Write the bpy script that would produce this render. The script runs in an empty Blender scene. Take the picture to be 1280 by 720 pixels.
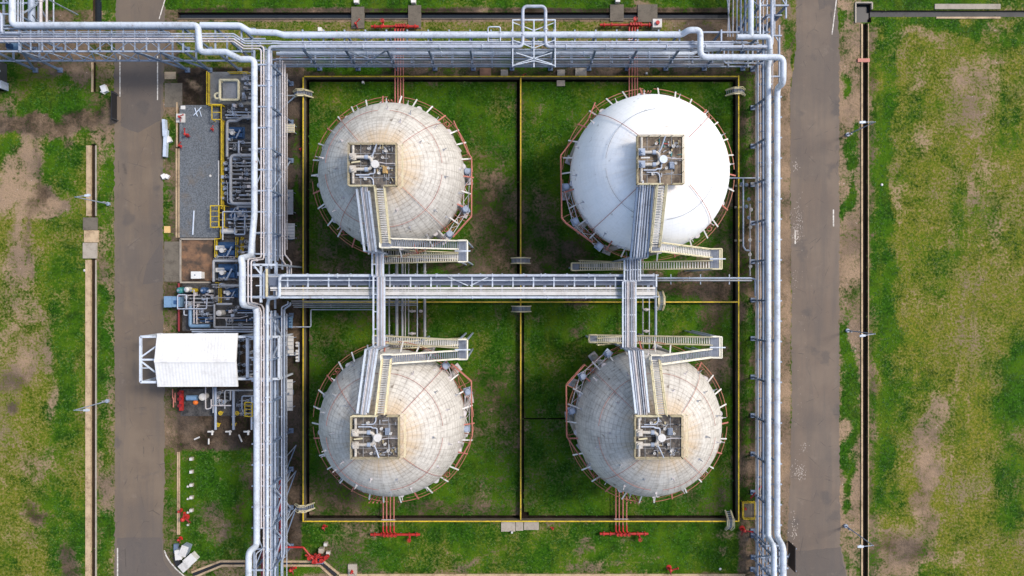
import bpy, math, random
import numpy as np
from mathutils import Vector
random.seed(7)
SC = bpy.context.scene
COL = SC.collection
HC = 320.0/3.0            # camera height above the ground, metres
GP = 0.125                # metres of ground per survey unit
PI = math.pi

def P(u, v, h=0.0):
    """survey plan reading (u, v) of something h metres up -> world point"""
    s = GP*(HC-h)/HC
    return Vector(((u-640)*s, (360-v)*s, h))
def G(u, v, z=0.0):
    return Vector(((u-640)*GP, (360-v)*GP, z))
V = Vector
OFF = {}

# ------------------------------------------------------------------ mesh builder
class MB:
    def __init__(self): self.v=[]; self.f=[]; self.s=[]
    def add(self, vs, fs, smooth=False):
        b=len(self.v); self.v += [tuple(x) for x in vs]
        self.f += [tuple(i+b for i in f) for f in fs]; self.s += [smooth]*len(fs)
        return self
    def box(self, c, size, rz=0.0):
        x,y,z=[a/2 for a in size]; ca,sa=math.cos(rz),math.sin(rz); vs=[]
        for dz in (-z,z):
            for dx,dy in ((-x,-y),(x,-y),(x,y),(-x,y)):
                vs.append((c[0]+dx*ca-dy*sa, c[1]+dx*sa+dy*ca, c[2]+dz))
        return self.add(vs,[(3,2,1,0),(4,5,6,7),(0,1,5,4),(1,2,6,5),(2,3,7,6),(3,0,4,7)])
    def bar(self, p, q, w, h=None, up=V((0,0,1))):
        p,q=V(p),V(q); h=h or w; d=(q-p)
        if d.length<1e-6: return self
        d.normalize(); s=d.cross(up)
        if s.length<1e-3: s=V((1,0,0))
        s.normalize(); t=s.cross(d).normalized(); vs=[]
        for e in (p,q):
            for a,b in ((-1,-1),(1,-1),(1,1),(-1,1)): vs.append(e+s*(a*w/2)+t*(b*h/2))
        return self.add(vs,[(3,2,1,0),(4,5,6,7),(0,1,5,4),(1,2,6,5),(2,3,7,6),(3,0,4,7)])
    def tube(self, pts, r, seg=8, bend=0.0, nb=4, cap=True):
        pts=fillet([V(p) for p in pts], bend, nb) if bend>0 else [V(p) for p in pts]
        n=len(pts); d0=(pts[1]-pts[0]).normalized()
        a=V((0,0,1)) if abs(d0.z)<0.9 else V((1,0,0))
        s=d0.cross(a).normalized(); vs=[]; fs=[]
        for i,p in enumerate(pts):
            if i==0: d=d0
            elif i==n-1: d=(pts[i]-pts[i-1]).normalized()
            else:
                d=((pts[i]-pts[i-1]).normalized()+(pts[i+1]-pts[i]).normalized())
                d = d.normalized() if d.length>1e-6 else (pts[i+1]-pts[i]).normalized()
            s=(s-d*s.dot(d))
            if s.length<1e-5: s=d.orthogonal()
            s.normalize(); t=d.cross(s)
            rr=r
            for k in range(seg):
                an=2*PI*k/seg; vs.append(p+(s*math.cos(an)+t*math.sin(an))*rr)
        for i in range(n-1):
            for k in range(seg):
                k2=(k+1)%seg; fs.append((i*seg+k,i*seg+k2,(i+1)*seg+k2,(i+1)*seg+k))
        self.add(vs,fs,True)
        if cap:
            self.add(vs[:seg],[tuple(range(seg))[::-1]]); self.add(vs[-seg:],[tuple(range(seg))])
        return self
    def cyl(self, p, q, r, seg=12, r2=None):
        p,q=V(p),V(q); d=(q-p).normalized(); a=V((0,0,1)) if abs(d.z)<0.9 else V((1,0,0))
        s=d.cross(a).normalized(); t=d.cross(s); r2=r if r2 is None else r2
        vs=[p+(s*math.cos(2*PI*k/seg)+t*math.sin(2*PI*k/seg))*r for k in range(seg)]
        ws=[q+(s*math.cos(2*PI*k/seg)+t*math.sin(2*PI*k/seg))*r2 for k in range(seg)]
        self.add(vs+ws,[(k,(k+1)%seg,seg+(k+1)%seg,seg+k) for k in range(seg)],True)
        self.add(vs,[tuple(range(seg))[::-1]]); self.add(ws,[tuple(range(seg))]); return self
    def ball(self, c, r, seg=12, rings=8, sz=1.0):
        vs=[];fs=[]
        for i in range(rings+1):
            th=PI*i/rings
            for k in range(seg):
                a=2*PI*k/seg; vs.append((c[0]+r*math.sin(th)*math.cos(a),c[1]+r*math.sin(th)*math.sin(a),c[2]+r*sz*math.cos(th)))
        for i in range(rings):
            for k in range(seg):
                k2=(k+1)%seg; fs.append((i*seg+k,(i+1)*seg+k,(i+1)*seg+k2,i*seg+k2))
        return self.add(vs,fs,True)
    def sheet(self, pts, z=None):
        vs=[(p[0],p[1],p[2] if z is None else z) for p in pts]
        return self.add(vs,[tuple(range(len(vs)))])
    def torus(self, c, R, r, axis='z', seg=16, rs=6):
        pts=[]
        for k in range(seg):
            a=2*PI*k/seg; ca,sa=R*math.cos(a),R*math.sin(a)
            pts.append(V(c)+(V((ca,sa,0)) if axis=='z' else V((0,ca,sa)) if axis=='x' else V((ca,0,sa))))
        for k in range(seg): self.cyl(pts[k],pts[(k+1)%seg],r,rs)
        return self
    def build(self, name, mat, parent=None, loc=None):
        off=V((0,0,0))
        if parent is not None: off=OFF.get(parent.name,V((0,0,0)))
        elif loc is not None: off=V(loc)
        m=bpy.data.meshes.new(name)
        m.from_pydata([(a-off.x,b-off.y,c-off.z) for a,b,c in self.v],[],self.f)
        m.polygons.foreach_set('use_smooth',self.s); m.update()
        o=bpy.data.objects.new(name,m); COL.objects.link(o)
        if mat is not None: m.materials.append(mat)
        if parent is not None: o.parent=parent; OFF[o.name]=off
        elif loc is not None: o.location=off; OFF[o.name]=off
        return o

def fillet(pts, rad, nb=4):
    out=[pts[0]]
    for i in range(1,len(pts)-1):
        a,b,c=pts[i-1],pts[i],pts[i+1]; d1=(a-b); d2=(c-b); l1,l2=d1.length,d2.length
        if l1<1e-6 or l2<1e-6: continue
        d1/=l1; d2/=l2; ang=d1.angle(d2)
        if ang>PI-0.03: out.append(b); continue
        t=min(rad/math.tan(ang/2) if ang>0.02 else rad, l1*0.48, l2*0.48)
        p,q=b+d1*t,b+d2*t
        for k in range(nb+1):
            s=k/nb; out.append(p*(1-s)**2+b*2*s*(1-s)+q*s*s)
    out.append(pts[-1]); return out

def tag(o,label=None,cat=None,group=None,kind=None):
    if label: o['label']=label
    if cat: o['category']=cat
    if group: o['group']=group
    if kind: o['kind']=kind
    return o
def thing(name,loc,label,cat,group=None,rz=0.0):
    o=bpy.data.objects.new(name,None); COL.objects.link(o); o.empty_display_size=0.2
    o.location=loc; o.rotation_euler=(0,0,rz); OFF[o.name]=V(loc)
    return tag(o,label,cat,group)
def struct(mb,name,mat):
    return tag(mb.build(name,mat),kind='structure')
def copy_tree(o,parent=None):
    c=o.copy(); COL.objects.link(c)
    if parent is not None: c.parent=parent
    for ch in list(o.children): copy_tree(ch,c)
    return c
def place(proto,used,loc,rz=0.0,label=None,group=None,scale=None):
    """first call moves the prototype itself, later calls copy it"""
    o=proto if not used else copy_tree(proto)
    used.append(1); o.location=loc; o.rotation_euler=(0,0,rz)
    if scale: o.scale=(scale,)*3
    if label: o['label']=label
    if group: o['group']=group
    return o

# ------------------------------------------------------------------ materials
def srgb(r,g,b):
    f=lambda c:(c/12.92 if c<=0.04045 else ((c+0.055)/1.055)**2.4)
    return (f(r/255),f(g/255),f(b/255),1.0)
class NT:
    def __init__(self,name):
        self.m=bpy.data.materials.new(name); self.m.use_nodes=True
        self.t=self.m.node_tree; self.n=self.t.nodes; self.b=self.n['Principled BSDF']
    def node(self,typ,**k):
        x=self.n.new(typ)
        for a,b in k.items(): setattr(x,a,b)
        return x
    def link(self,a,b): self.t.links.new(a,b)
    def val(self,x,sock):
        if isinstance(x,(int,float)): sock.default_value=x
        elif isinstance(x,tuple): sock.default_value=x
        else: self.link(x,sock)
    def math(self,op,a,b=0.0,c=None,clamp=False):
        x=self.node('ShaderNodeMath',operation=op,use_clamp=clamp)
        self.val(a,x.inputs[0]); self.val(b,x.inputs[1])
        if c is not None: self.val(c,x.inputs[2])
        return x.outputs[0]
    def noise(self,scale,detail=4,rough=0.55,vec=None,dist=0.0):
        x=self.node('ShaderNodeTexNoise'); x.inputs['Scale'].default_value=scale
        x.inputs['Detail'].default_value=detail; x.inputs['Roughness'].default_value=rough; x.inputs['Distortion'].default_value=dist
        if vec is not None: self.link(vec,x.inputs['Vector'])
        return x.outputs['Fac']
    def ramp(self,fac,lo,hi,a=0.0,b=1.0):
        x=self.node('ShaderNodeMapRange',interpolation_type='SMOOTHSTEP',clamp=True)
        self.val(fac,x.inputs[0])
        for i,q in enumerate((lo,hi,a,b)): self.val(q,x.inputs[i+1])
        return x.outputs[0]
    def mix(self,fac,a,b,blend='MIX'):
        x=self.node('ShaderNodeMix',data_type='RGBA',blend_type=blend,clamp_factor=True)
        self.val(fac,x.inputs[0]); self.val(a,x.inputs[6]); self.val(b,x.inputs[7]); return x.outputs[2]
    def coord(self,which='Object'):
        return self.node('ShaderNodeTexCoord').outputs[which]
    def pos(self): return self.node('ShaderNodeNewGeometry').outputs['Position']
    def bump(self,h,strength=0.4,dist=0.05):
        x=self.node('ShaderNodeBump'); x.inputs['Strength'].default_value=strength; x.inputs['Distance'].default_value=dist
        self.link(h,x.inputs['Height']); self.link(x.outputs[0],self.b.inputs['Normal'])
    def out(self,col,rough=0.7,metal=0.0):
        self.val(col,self.b.inputs['Base Color']); self.val(rough,self.b.inputs['Roughness']); self.b.inputs['Metallic'].default_value=metal
        return self.m
MATS={}
def paint(name,rgb,dirt=(90,80,65),amount=0.35,scale=0.8,rough=0.6,rust=0.0,metal=0.0,vary=0.10):
    """painted or clad steel with dirt blotches, optional rust and a little difference from object to object"""
    if name in MATS: return MATS[name]
    k=NT(name); p=k.pos()
    n1=k.noise(scale,6,0.65,p); n2=k.noise(scale*6,4,0.6,p)
    f=k.ramp(k.math('ADD',k.math('MULTIPLY',n1,0.65),k.math('MULTIPLY',n2,0.35)),0.42,0.72,0.0,amount)
    c=k.mix(f,srgb(*rgb),srgb(*dirt))
    if rust>0:
        r=k.ramp(k.noise(scale*2.3,6,0.7,p),0.62-rust*0.2,0.74-rust*0.15,0.0,0.85)
        c=k.mix(r,c,srgb(120,72,42))
    rnd=k.node('ShaderNodeObjectInfo').outputs['Random']
    c=k.mix(1.0,c,k.node('ShaderNodeCombineColor').outputs[0],'MULTIPLY') if False else c
    hsv=k.node('ShaderNodeHueSaturation'); k.link(c,hsv.inputs['Color'])
    k.link(k.math('MULTIPLY_ADD',rnd,2*vary,1.0-vary),hsv.inputs['Value'])
    MATS[name]=k.out(hsv.outputs[0],rough,metal); return MATS[name]

M_WHITE=paint('white_cladding',(194,202,212),(112,112,112),0.6,0.6,0.55,0.06)
M_PIPE =paint('white_pipe',(174,181,194),(104,104,106),0.6,0.7,0.55,0.1)
M_PINKW=paint('off_white_pipe',(190,184,184),(115,98,92),0.5,0.7,0.55)
M_GREY =paint('grey_pipe',(150,152,156),(85,80,76),0.55,0.7,0.55)
M_STEEL=paint('blue_grey_steel',(104,120,144),(74,82,96),0.5,0.6,0.55)
M_LSTEEL=paint('light_steel',(150,161,178),(92,98,106),0.5,0.7,0.55)
M_DSTEEL=paint('dark_steel',(66,68,72),(50,44,40),0.5,0.9,0.6)
M_TRAY =paint('cable_tray_cover',(206,203,198),(140,132,120),0.5,0.8,0.55)
M_CREAM=paint('cream_rail',(216,205,168),(130,108,70),0.5,1.2,0.6,0.15)
M_DPIPE=paint('grimy_deck_pipe',(190,184,174),(110,98,84),0.8,1.4,0.6,0.2)
M_GRIME=paint('grimy_rail',(186,172,136),(104,88,64),0.75,1.6,0.7,0.25)
M_YEL  =paint('yellow_paint',(208,178,26),(90,78,36),0.8,1.6,0.7,0.2)
M_RED  =paint('red_paint',(176,40,32),(92,36,30),0.75,1.2,0.45)
M_DRED =paint('dark_red_pipe',(128,24,34),(70,26,28),0.5,1.2,0.5)
M_SALM =paint('salmon_pipe',(172,104,90),(128,76,58),0.6,1.0,0.6)
M_RING =paint('rust_ring',(160,104,80),(120,80,56),0.6,1.0,0.65)
M_BLUE =paint('blue_paint',(42,76,116),(28,40,58),0.5,1.2,0.5)
M_SHEET=paint('pale_sheet',(196,208,224),(140,150,165),0.5,0.8,0.5)
M_LBLUE=paint('pale_blue_paint',(116,148,178),(74,94,114),0.5,1.2,0.5)
M_TEAL =paint('teal_paint',(40,120,120),(40,60,60),0.5,1.0,0.5)
M_CONC =paint('concrete',(162,152,138),(104,94,80),0.6,0.9,0.9)
M_CONCD=paint('stained_concrete',(104,96,84),(58,52,44),0.7,0.8,0.9)
M_CONCT=paint('tan_concrete',(182,158,126),(104,82,58),0.85,0.7,0.9)
M_BLACK=paint('black_board',(30,30,33),(44,40,38),0.4,1.0,0.6)
M_GRATE=paint('walkway_grating',(128,134,146),(84,86,92),0.6,1.0,0.7)
M_ROOF =paint('white_roof_sheet',(224,223,220),(186,183,176),0.6,0.5,0.5,0,0,0.01)
M_BOARD=paint('bare_board',(206,170,110),(150,120,80),0.5,1.0,0.8)

def shell_mat(name,base,tan,dark,lines,tanamt,dirtamt,R,zc):
    k=NT(name); o=k.coord(); s=k.node('ShaderNodeSeparateXYZ'); k.link(o,s.inputs[0]); x,y,z=s.outputs
    zz=k.math('DIVIDE',k.math('SUBTRACT',z,zc),R)
    lat=k.math('ARCSINE',k.math('MINIMUM',k.math('MAXIMUM',zz,-1.0),1.0)); lon=k.math('ARCTAN2',y,x)
    wob=k.math('MULTIPLY',k.math('SUBTRACT',k.noise(0.5,3,0.5,o),0.5),0.25)
    def seam(c,n,w):
        t=k.math('FRACT',k.math('ADD',k.math('MULTIPLY',c,n/PI),wob)); a=k.math('ABSOLUTE',k.math('SUBTRACT',t,0.5))
        return k.ramp(a,0.5-w*1.6,0.5-w*0.5)
    l1=seam(lat,54.0,0.09); l2=seam(lon,30.0,0.055)
    brk=k.ramp(k.noise(0.55,6,0.7,o),0.34,0.62,0.25,1.0)
    ln=k.math('MULTIPLY',k.math('MAXIMUM',l1,l2),brk)
    # streaks of grime that run down from the top, stretched along the meridian
    cv=k.node('ShaderNodeCombineXYZ'); k.link(k.math('MULTIPLY',lon,9.0),cv.inputs[0]); k.link(k.math('MULTIPLY',lat,1.3),cv.inputs[1])
    st=k.noise(1.0,6,0.65,cv.outputs[0])
    n1=k.noise(0.28,5,0.6,o); n2=k.noise(2.2,5,0.65,o)
    top=k.ramp(zz,0.68,1.0)
    tf=k.math('MULTIPLY',k.ramp(k.math('ADD',k.math('ADD',k.math('MULTIPLY',top,0.62),k.math('MULTIPLY',st,0.5)),k.math('MULTIPLY',n1,0.35)),0.66,1.2),tanamt)
    c=k.mix(k.ramp(k.math('ADD',k.math('MULTIPLY',n1,0.5),k.math('MULTIPLY',n2,0.5)),0.38,0.7,0.0,dirtamt),srgb(*base),srgb(*dark))
    c=k.mix(k.ramp(st,0.45,0.75,0.0,dirtamt*0.8),c,srgb(*dark))
    c=k.mix(tf,c,srgb(*tan))
    # small dark spots and patches
    sp=k.ramp(k.noise(1.1,2,0.4,o),0.69,0.76,0.0,dirtamt)
    c=k.mix(sp,c,srgb(96,84,72))
    c=k.mix(k.math('MULTIPLY',ln,lines),c,srgb(112,102,90))
    k.bump(k.math('ADD',ln,k.math('MULTIPLY',n2,0.3)),0.25,0.03)
    return k.out(c,0.62)
SUN_E,SUN_A,SKY_S,EXPO=1.62,12.0,0.122,0.84
# ================================================================== GROUND
# carved channels, plan rectangles (u0,v0,u1,v1, depth)
CARVE=[(114,180,119.5,272,0.62),(114,323,119.5,760,0.62),(117,78,119.5,115,0.7),(116,-60,127,27,1.0),
       (1078.2,29,1084.2,73,0.6),(1078.2,78,1084.2,760,0.6),(1069,4,1089,28,1.1),
       (222,15.5,440,22.5,0.9),(455,15.5,511,22.5,0.9),(526,15.5,763,22.5,0.9),(779,15.5,798,22.5,0.9),(821,15.5,911,22.5,0.9),(1089,13,1340,21,0.7),
       (383,100,386.6,377,0.45),(383,379,386.6,647.5,0.45),(916,100,919.3,375.5,0.45),(915.6,378.5,919,647.5,0.45),
       (386.6,99.3,649.5,102.4,0.45),(652.6,99.3,916,102.4,0.45),(386.6,644.2,649.5,647.6,0.45),(652.8,644.2,915.6,647.6,0.45),
       (646.2,102.4,649,375,0.3),(652.6,380,655,523,0.4),(652.6,524.5,655,644,0.4),(655,522.6,712,524.2,0.3),(652,640,661,648,0.45)]
def inside(X,Y):
    d=np.zeros_like(X)
    for u0,v0,u1,v1,dp in CARVE:
        x0,x1=(u0-640)*GP,(u1-640)*GP; y1,y0=(360-v0)*GP,(360-v1)*GP
        d=np.where((X>x0)&(X<x1)&(Y>y0)&(Y<y1),np.maximum(d,dp),d)
    return d
def gridlines(lo,hi,step,extra,far):
    a=list(np.arange(lo,hi+1e-6,step))
    e=[]
    for q in extra: e+= [q-0.012,q+0.012]
    e=sorted(set(round(q,4) for q in e if lo<q<hi))
    a=[q for q in a if all(abs(q-w)>0.03 for w in e)]
    return np.array(sorted(a+e+[-f for f in far]+list(far)))
ex=sorted(set((u-640)*GP for c in CARVE for u in (c[0],c[2]))); ey=sorted(set((360-v)*GP for c in CARVE for v in (c[1],c[3])))
gx=gridlines(-92,92,0.55,ex,(110,150,220,400,900)); gy=gridlines(-56,56,0.55,ey,(75,120,220,400,900))
GXX,GYY=np.meshgrid(gx,gy); dep=inside(GXX,GYY)
rng=np.random.default_rng(3)
U0=640+GXX/GP; W0=360-GYY/GP
def wav(a,b,ph):
    o=0
    for i in range(9):
        f=0.045*1.45**i; an=ph+i*2.39; o=o+np.sin((a*math.cos(an)+b*math.sin(an))*f+i*1.7+ph*3)*(0.045/f)**.75
    return o
U=U0; W=W0
UB=U0+wav(U0,W0,.4)*5.5; WB=W0+wav(U0,W0,2.1)*7.5
macro=wav(U0*.6,W0*.6,5.0); macro2=wav(U0*1.5,W0*1.5,8.3)
def sm(t): t=np.clip(t,0,1); return t*t*(3-2*t)
def rect(u0,u1,v0,v1,s=6.0):
    A,B=(UB,WB) if s>=8 else (U,W)
    return sm((A-u0)/s+.5)*sm((u1-A)/s+.5)*sm((B-v0)/s+.5)*sm((v1-B)/s+.5)
def blob(u,v,ru,rv):
    return 1-sm((np.hypot((UB-u)/ru,(WB-v)/rv)-0.30)/0.95)
bare=np.full_like(U,.35); dry=np.full_like(U,.5); tone=np.full_like(U,.5)
def put(w,b=None,d=None,t=None):
    global bare,dry,tone
    if b is not None: bare=bare*(1-w)+b*w
    if d is not None: dry=dry*(1-w)+d*w
    if t is not None: tone=tone*(1-w)+t*w
# open field on the west
put(rect(-400,108,160,1400,8),.33,.70,.72); put(rect(58,107,170,1400,22),.12,.30,.5)
put(blob(4,200,16,30),.05,.25); put(blob(75,185,25,18),.05,.2); put(blob(62,330,22,40),.08,.28)
for u,v,ru,rv,b,t in ((34,215,28,60,.85,.82),(10,235,22,20,.9,.9),(52,255,22,20,.95,.3),(66,262,18,10,.9,.75),(30,330,26,60,.68,.72),(22,410,34,55,.62,.75),(55,440,14,40,.58,.7),
      (14,470,18,30,.6,.35),(66,500,12,30,.62,.75),(50,588,30,22,.58,.6),(52,636,22,18,.78,.22),(84,705,16,30,.75,.2),(45,672,16,12,.58,.4),(95,180,8,16,.7,.25),(10,520,12,14,.66,.25)):
    put(blob(u,v,ru,rv),b,None,t)
put(rect(-60,143,86,136,10),.5,.4,.35); put(blob(55,122,55,14),.05,.08); put(blob(92,92,22,22),.9,.5,.55); put(rect(-60,143,133,168,9),1,.5,.36); put(blob(120,135,14,12),.7,.5,.4)
put(rect(-60,145,-60,82,6),.75,.4,.5); put(blob(92,14,10,14),.1,.15); put(rect(128,146,-60,26,4),.3,.25,.6)
# verge between the drain and the road
put(rect(120,144,165,1400,4),.52,.45,.62)
for v,rv in ((218,50),(270,26),(395,60),(455,70),(560,55),(640,40),(690,40)): put(blob(129,v,9,rv),.12,.16)
for v in (330,620,160): put(blob(131,v,12,26),.8,.5,.6)
# strip east of the road
put(rect(203,224,-60,1400,3),.75,.5,.42); put(blob(213,268,8,48),.15,.2); put(blob(214,165,6,18),.3,.4,.5); put(rect(205,222,560,690,6),.45,.35,.35)
# plant yard, digging, lawn
put(rect(222,316,84,500,3),1,.5,.18); put(rect(222,316,486,566,4),1,.4,.24); put(blob(262,548,45,12),1,.4,.33); put(rect(225,316,562,700,5),.14,.06,.35)
put(blob(263,655,26,34),.6,.3,.35); put(blob(240,690,30,16),.3,.3); put(rect(225,330,700,1400,6),.62,.5,.55); put(blob(300,615,12,50),.45,.3,.2)
put(rect(229,258,99,131,3),1,.3,.1); put(blob(245,96,16,7),1,.5,.75)
# beneath the racks
put(rect(314,381,80,700,5),.93,.3,.24); put(blob(374,230,5,120),.45,.1,.2)
put(rect(335,985,62,98,6),.78,.3,.3); put(rect(385,470,78,97,8),.15,.1); put(blob(690,92,60,6),.95,.4,.45); put(blob(640,92,30,6),.6,.2)
put(rect(-60,910,-400,12,4),.08,.08,.3); put(rect(222,930,22.5,64,3),.42,.62,.55); put(rect(222,915,21,27,3),.95,.5,.6); put(rect(222,915,9,16,3),.85,.3,.2)
for u in (270,460,610,800): put(blob(u,8,16,8),.65,.5,.6)
put(rect(860,990,22,64,8),.85,.5,.45)
# bund floor
put(rect(383,919,100,647,4),.20,.08,.26)
for u,v,ru,rv,b,t in ((612,292,44,70,.72,.3),(622,175,26,30,.36,.35),(612,235,30,26,.5,.4),(560,325,50,16,.7,.2),(420,300,30,46,.45,.15),(470,322,60,14,.6,.15),(405,235,16,60,.4,.2),
      (604,520,36,50,.45,.3),(620,600,30,40,.40,.3),(560,628,80,16,.62,.25),(420,600,40,46,.5,.25),(430,628,50,18,.5,.3),(400,470,20,30,.4,.2),(600,410,40,22,.08,.2),
      (672,300,30,44,.5,.25),(700,335,60,14,.72,.25),(672,150,16,16,.45,.4),(890,250,18,80,.45,.25),(880,320,40,40,.5,.3),(855,356,70,18,.92,.3),(720,410,30,18,.6,.3),(665,400,14,14,.4,.35),
      (893,440,16,70,.75,.36),(880,620,34,18,.66,.34),(830,615,30,20,.35,.3),(690,600,40,40,.3,.2),(670,555,18,30,.35,.3),(770,355,200,12,.6,.25)):
    put(blob(u,v,ru,rv),b,None,t)
for u,v,ru,rv,b in ((615,300,50,110,.74),(560,330,90,26,.7),(620,560,50,120,.5),(600,500,50,50,.55),(430,330,60,50,.6),(420,610,60,50,.62),(700,330,60,40,.7),(670,280,26,60,.55),(690,560,40,80,.42),(900,300,24,120,.6),(860,360,80,24,.85),(900,450,26,90,.7),(560,634,120,14,.6),(480,400,90,16,.45),(395,300,14,120,.5)):
    w_=blob(u,v,ru,rv); bare=np.maximum(bare,bare*(1-w_)+b*w_); tone=tone*(1-w_)+.3*w_
for u,v,ru,rv in ((530,150,40,30),(430,130,40,18),(615,140,22,24),(685,170,26,40),(690,215,20,30),(720,125,30,14),(700,440,40,40),(840,405,40,20),(600,450,24,60),(500,390,80,12)): put(blob(u,v,ru,rv),None,.26)
# outside the bund, south
put(rect(376,930,650,1400,4),.10,.17,.4)
for u,v,ru,rv,b,t in ((440,672,44,30,.62,.4),(452,706,50,14,.6,.45),(402,700,26,20,.7,.4),(726,676,18,10,.6,.45),(795,678,20,12,.55,.45),(730,702,50,10,.55,.5),(800,702,40,10,.4,.5),(905,665,26,8,.6,.4),(585,705,26,8,.5,.5),(900,690,18,8,.6,.5),(640,700,20,10,.35,.5)):
    put(blob(u,v,ru,rv),b,None,t)
put(rect(376,960,716,1400,3),.7,.5,.6)
# dirt east of the rack, verge, east field
put(rect(922,945,98,720,5),.75,.25,.32); put(blob(929,200,6,120),.3,.12); put(blob(930,470,7,160),.35,.1); put(rect(925,950,640,1400,6),.95,.5,.45)
put(rect(945,989,-60,1400,4),.96,.5,.66); put(blob(979,36,8,60),.4,.3,.5)
put(rect(1046,1077,-60,1400,4),.78,.5,.66)
for v,rv,r in ((188,26,6),(250,34,6),(435,50,7),(505,60,8),(560,50,7),(602,24,7),(30,20,6),(100,16,5),(640,14,6)): put(blob(1057+(v>400)*1.5,v,r+2,rv),.03,.0)
put(rect(1086,1700,-60,1400,5),.29,.70,.62); put(rect(1086,1097,30,1400,6),.6,.4,.4)
put(rect(1094,1116,30,650,14),.03,.12,.4); put(rect(1086,1700,24,42,9),.2,.2); put(rect(1086,1700,-400,12,6),.1,.12)
for u,v,ru,rv,b,t in ((1172,520,14,52,.72,.8),(1165,575,16,52,.78,.72),(1152,640,24,38,.78,.62),(1135,690,44,26,.85,.40),(1118,715,30,20,.9,.7),(1210,245,14,20,.8,.85),(1150,50,60,10,.6,.7),(1240,60,20,30,.6,.55),(1220,120,30,60,.55,.75),(1150,95,20,20,.55,.75),(1130,240,14,30,.55,.8),
      (1156,170,8,30,.6,.75),(1235,215,14,30,.5,.75),(1252,290,12,60,.55,.7),(1236,480,8,40,.4,.5),(1200,700,20,24,.5,.75),(1215,300,12,30,.4,.4)): put(blob(u,v,ru,rv),b,None,t)
for u,v,ru,rv in ((1268,480,30,80),(1270,610,30,70)): put(blob(u,v,ru,rv),.16,.08,.2)
for u,v,ru,rv in ((1125,500,24,80),(1120,610,22,50),(1190,240,16,110),(1135,130,20,60),(1255,160,34,40),(1160,350,40,60),(1225,400,30,50)): put(blob(u,v,ru,rv)*.6,.14,.30)
for u,v,ru,rv in ((1215,560,20,110),(1210,400,20,70),(1180,640,14,70)): put(blob(u,v,ru,rv),.2,.82,.7)
for u0,v0,u1,v1 in ((381,98,381,650),(920,98,920,650),(381,98,920,98),(381,650,920,650),(650.5,98,650.5,650)):
    dd_=np.hypot(np.clip(np.minimum(U0-u0,0),None,0)+np.maximum(U0-u1,0),np.minimum(W0-v0,0)+np.maximum(W0-v1,0)) ; put(np.exp(-(dd_/7.0)**2)*.5,.75,.4,.3)
def track(pts,wd,b,t):
    for (u0,v0),(u1,v1) in zip(pts,pts[1:]):
        n=int(math.hypot(u1-u0,v1-v0)/3)+1
        for i in range(n): put(np.exp(-(((U0-(u0+(u1-u0)*i/n))**2+(W0-(v0+(v1-v0)*i/n))**2)/wd**2))*.55,b,None,t)
track([(28,170),(36,200),(37,230),(26,262),(20,300),(30,350)],3.2,.95,.95); track([(42,172),(49,205),(49,232),(38,265),(33,300),(42,350)],2.6,.9,.4); track([(72,268),(60,272),(44,270)],3,.95,.9)
track([(1236,40),(1222,200),(1208,330),(1196,480),(1186,600),(1176,720)],3,.55,.7); track([(1248,40),(1236,200),(1224,330),(1212,480),(1203,600),(1194,720)],3,.5,.7)
track([(578,716),(594,700),(612,690),(640,684)],2.4,.6,.5)
yard=rect(222,316,84,566,4); bare=np.clip(bare+(macro2*.05+macro*.05)*(1-yard),0,1); dry=np.clip(dry+macro*.09+macro2*.04,0,1); tone=np.clip(tone+macro2*.07,0,1)
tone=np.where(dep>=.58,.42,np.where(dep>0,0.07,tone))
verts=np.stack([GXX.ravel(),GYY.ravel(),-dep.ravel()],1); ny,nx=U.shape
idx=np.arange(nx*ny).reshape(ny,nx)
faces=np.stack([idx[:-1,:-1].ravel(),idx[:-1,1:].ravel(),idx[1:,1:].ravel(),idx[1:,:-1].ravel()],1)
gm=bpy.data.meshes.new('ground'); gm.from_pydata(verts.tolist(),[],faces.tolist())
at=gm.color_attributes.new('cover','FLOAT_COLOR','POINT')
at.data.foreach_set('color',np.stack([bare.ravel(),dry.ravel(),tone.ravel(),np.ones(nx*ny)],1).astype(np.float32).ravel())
ground=bpy.data.objects.new('ground',gm); COL.objects.link(ground); tag(ground,kind='structure')

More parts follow.
